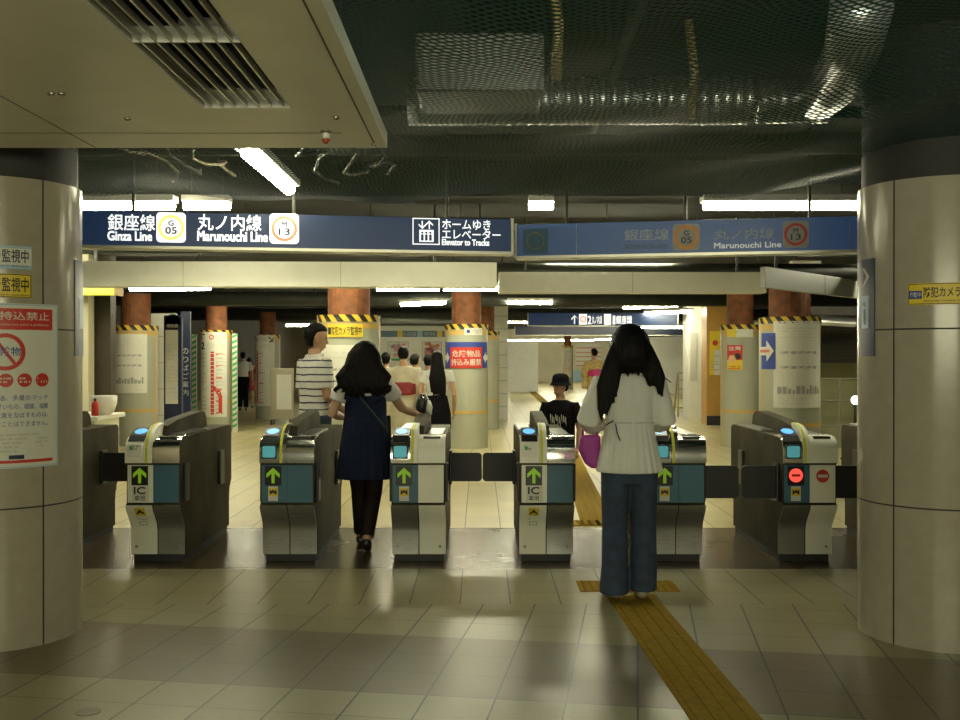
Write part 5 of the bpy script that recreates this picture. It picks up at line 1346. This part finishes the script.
# --- people further back
def back_person(label, px, d, H, rz, cloth, hair_long, sk=m_skin, skirt=None, step=0.0, bun=False, vox=.014, legs_m=None, sleeve_t=.7):
    x = (px - 480) / F_PX * d
    pose = dict(std_legs(H, step=step), **arms_down(H, .015, .08))
    p = Person(label, x, d, rz, H, pose, sk, vox)
    def top(mb):
        mb.stack([(.54 * H, 0, 0, .1 * H, .07 * H), (.62 * H, 0, 0, .085 * H, .062 * H), (.72 * H, 0, 0, .1 * H, .067 * H), (.79 * H, 0, 0, .112 * H, .066 * H), (.825 * H, 0, 0, .075 * H, .055 * H), (.84 * H, 0, 0, .05 * H, .045 * H)], 22)
        p.sleeve(mb, 'la', sleeve_t, .038, .037); p.sleeve(mb, 'ra', sleeve_t, .038, .037)
    p.g('top', cloth, top)
    if skirt: p.g('skirt', skirt, lambda mb: mb.stack([(.34 * H, 0, 0, .125 * H, .095 * H), (.46 * H, 0, 0, .12 * H, .09 * H), (.56 * H, 0, 0, .1 * H, .072 * H), (.62 * H, 0, 0, .085 * H, .064 * H)], 24) and None)
    if legs_m: p.g('trousers', legs_m, lambda mb: (mb.stack([(.45 * H, 0, 0, .1 * H, .07 * H), (.53 * H, 0, 0, .104 * H, .072 * H), (.58 * H, 0, 0, .1 * H, .07 * H)], 20), p.leg_cloth(mb, 'll', (.06, .045, .04), 1.95), p.leg_cloth(mb, 'rl', (.06, .045, .04), 1.95)) and None)
    def hr(mb):
        p.cap_hair(mb, 1.13, .18, 1.06, .78)
        if hair_long: mb.stack([((hair_long) * H, .01 * H, -.06 * H, .03 * H, .012 * H), (.72 * H, .005 * H, -.06 * H, .055 * H, .025 * H), (.8 * H, 0, -.05 * H, .062 * H, .035 * H), (.88 * H, 0, -.03 * H, .057 * H, .048 * H), (.95 * H, 0, -.012, .05 * H, .055 * H)], 18)
        if hair_long:
            for q in range(7):
                x = (q - 3) * .018 * H; e = rnd.uniform(-.02, .03) * H
                mb.tube([(x * .7, -.05 * H, .86 * H), (x * 1.05, -.066 * H, .76 * H), (x * 1.1 + .008 * H, -.068 * H, hair_long * H + e)], [.02 * H, .018 * H, .007 * H], 8)
        if bun: mb.ell(p.hb + p.R @ V((0, -.07 * p.k, .9 * .133 * H)), (.045 * p.k, .045 * p.k, .045 * p.k))
    p.g('hair', m_hair, hr, None, 1)
    for key in ('ll', 'rl'): shoe(p, key, m_leather)
    return p
def kimono(label, px, d, H, rz, cloth, obi, vox=.014):
    x = (px - 480) / F_PX * d; pose = dict(std_legs(H), la=[(-.11 * H, 0, .79 * H), (-.165 * H, .02, .63 * H), (-.1 * H, .15, .58 * H)], ra=[(.11 * H, 0, .79 * H), (.165 * H, .02, .63 * H), (.12 * H, .14, .54 * H)])
    p = Person(label, x, d, rz, H, pose, m_pinkskin, vox)
    def robe(mb):
        mb.stack([(.05 * H, 0, 0, .1 * H, .08 * H), (.3 * H, 0, 0, .105 * H, .085 * H), (.5 * H, 0, 0, .11 * H, .085 * H), (.66 * H, 0, 0, .1 * H, .075 * H), (.78 * H, 0, 0, .115 * H, .065 * H), (.83 * H, 0, -.01, .06 * H, .05 * H)], 24)
        for q, key in ((-1, 'la'), (1, 'ra')):
            p.sleeve(mb, key, 1.5, .045, .05)
            S, E, W_ = [V(v) for v in p.pose[key]]; m_ = E.lerp(W_, .3)
            mb.tube([m_ + V((0, -.02, .03)), m_ + V((q * .0, -.02, -.12 * H)), m_ + V((0, -.02, -.2 * H))], [.05 * H, .06 * H, .055 * H], 12, flat=.45, ref=(0, 1, 0))
    p.g('kimono', cloth, robe)
    p.g('obi', obi, lambda mb: (mb.stack([(.59 * H, 0, 0, .106 * H, .082 * H), (.69 * H, 0, 0, .108 * H, .08 * H)], 24), mb.box((0, -.085 * H, .645 * H), (.15 * H, .05 * H, .105 * H), bevel=.01)) and None)
    def hr(mb): p.cap_hair(mb, 1.12, .25, 1.06, .78); mb.ell(p.hb + p.R @ V((0, -.085 * p.k, .6 * .133 * H)), (.05 * p.k, .045 * p.k, .05 * p.k))
    p.g('hair', m_hair, hr, None, 1)
    for key in ('ll', 'rl'): shoe(p, key, M('wood_sandal', (.3, .18, .08), .6), 'sandal')
    return p
m_kim = M('cream_kimono', (.68, .62, .46), .7, var=.12, vscale=9); m_kimb = M('pale_print_kimono', (.6, .6, .55), .7, var=.35, vscale=14)
m_obi = M('crimson_obi', (.3, .02, .025), .5, var=.25, vscale=20)
kimono('person in a cream kimono with a crimson obi, seen from behind', 403.5, 13.4, 1.60, 0, m_kim, m_obi)
kimono('person in a pale patterned kimono ahead of the crimson obi', 415, 14.6, 1.5, -.3, m_kimb, M('dark_obi', (.1, .1, .13), .6))
back_person('person with long black hair, white top and black skirt near the banner column', 437, 13.2, 1.54, .1, m_tee, .62, skirt=m_blk, sleeve_t=.45)
back_person('person in dark navy beside the black skirt, partly hidden', 428.5, 14.8, 1.5, 0, m_navydress, None, legs_m=m_blk)
back_person('dark haired person in black behind the column with the yellow sign', 386, 15.2, 1.53, 0, m_blk, None, legs_m=m_blk, sleeve_t=1.8)
back_person('person in black standing at the counter by the left pillar', 73, 11.4, 1.36, -1.2, m_blk, None, legs_m=m_blk, sleeve_t=1.8)
m_pk = M('bright_pink_cloth', (.6, .05, .22), .7); m_yk = M('yellow_print_yukata', (.55, .42, .16), .7, var=.3, vscale=16)
kimono('distant person in a yellow and pink yukata far down the hall', 594, 24.0, 1.66, .4, m_yk, m_pk, .016)
back_person('distant person in a white top by the green striped guard', 243, 27.0, 1.6, .2, m_tee, None, legs_m=m_blk, vox=.018)
back_person('distant person in red clothing behind the second route map column', 249.5, 28.5, 1.45, .2, M('brick_red_cloth', (.33, .06, .04), .7), .7, skirt=M('brick_red_skirt', (.3, .05, .04), .7), vox=.018)
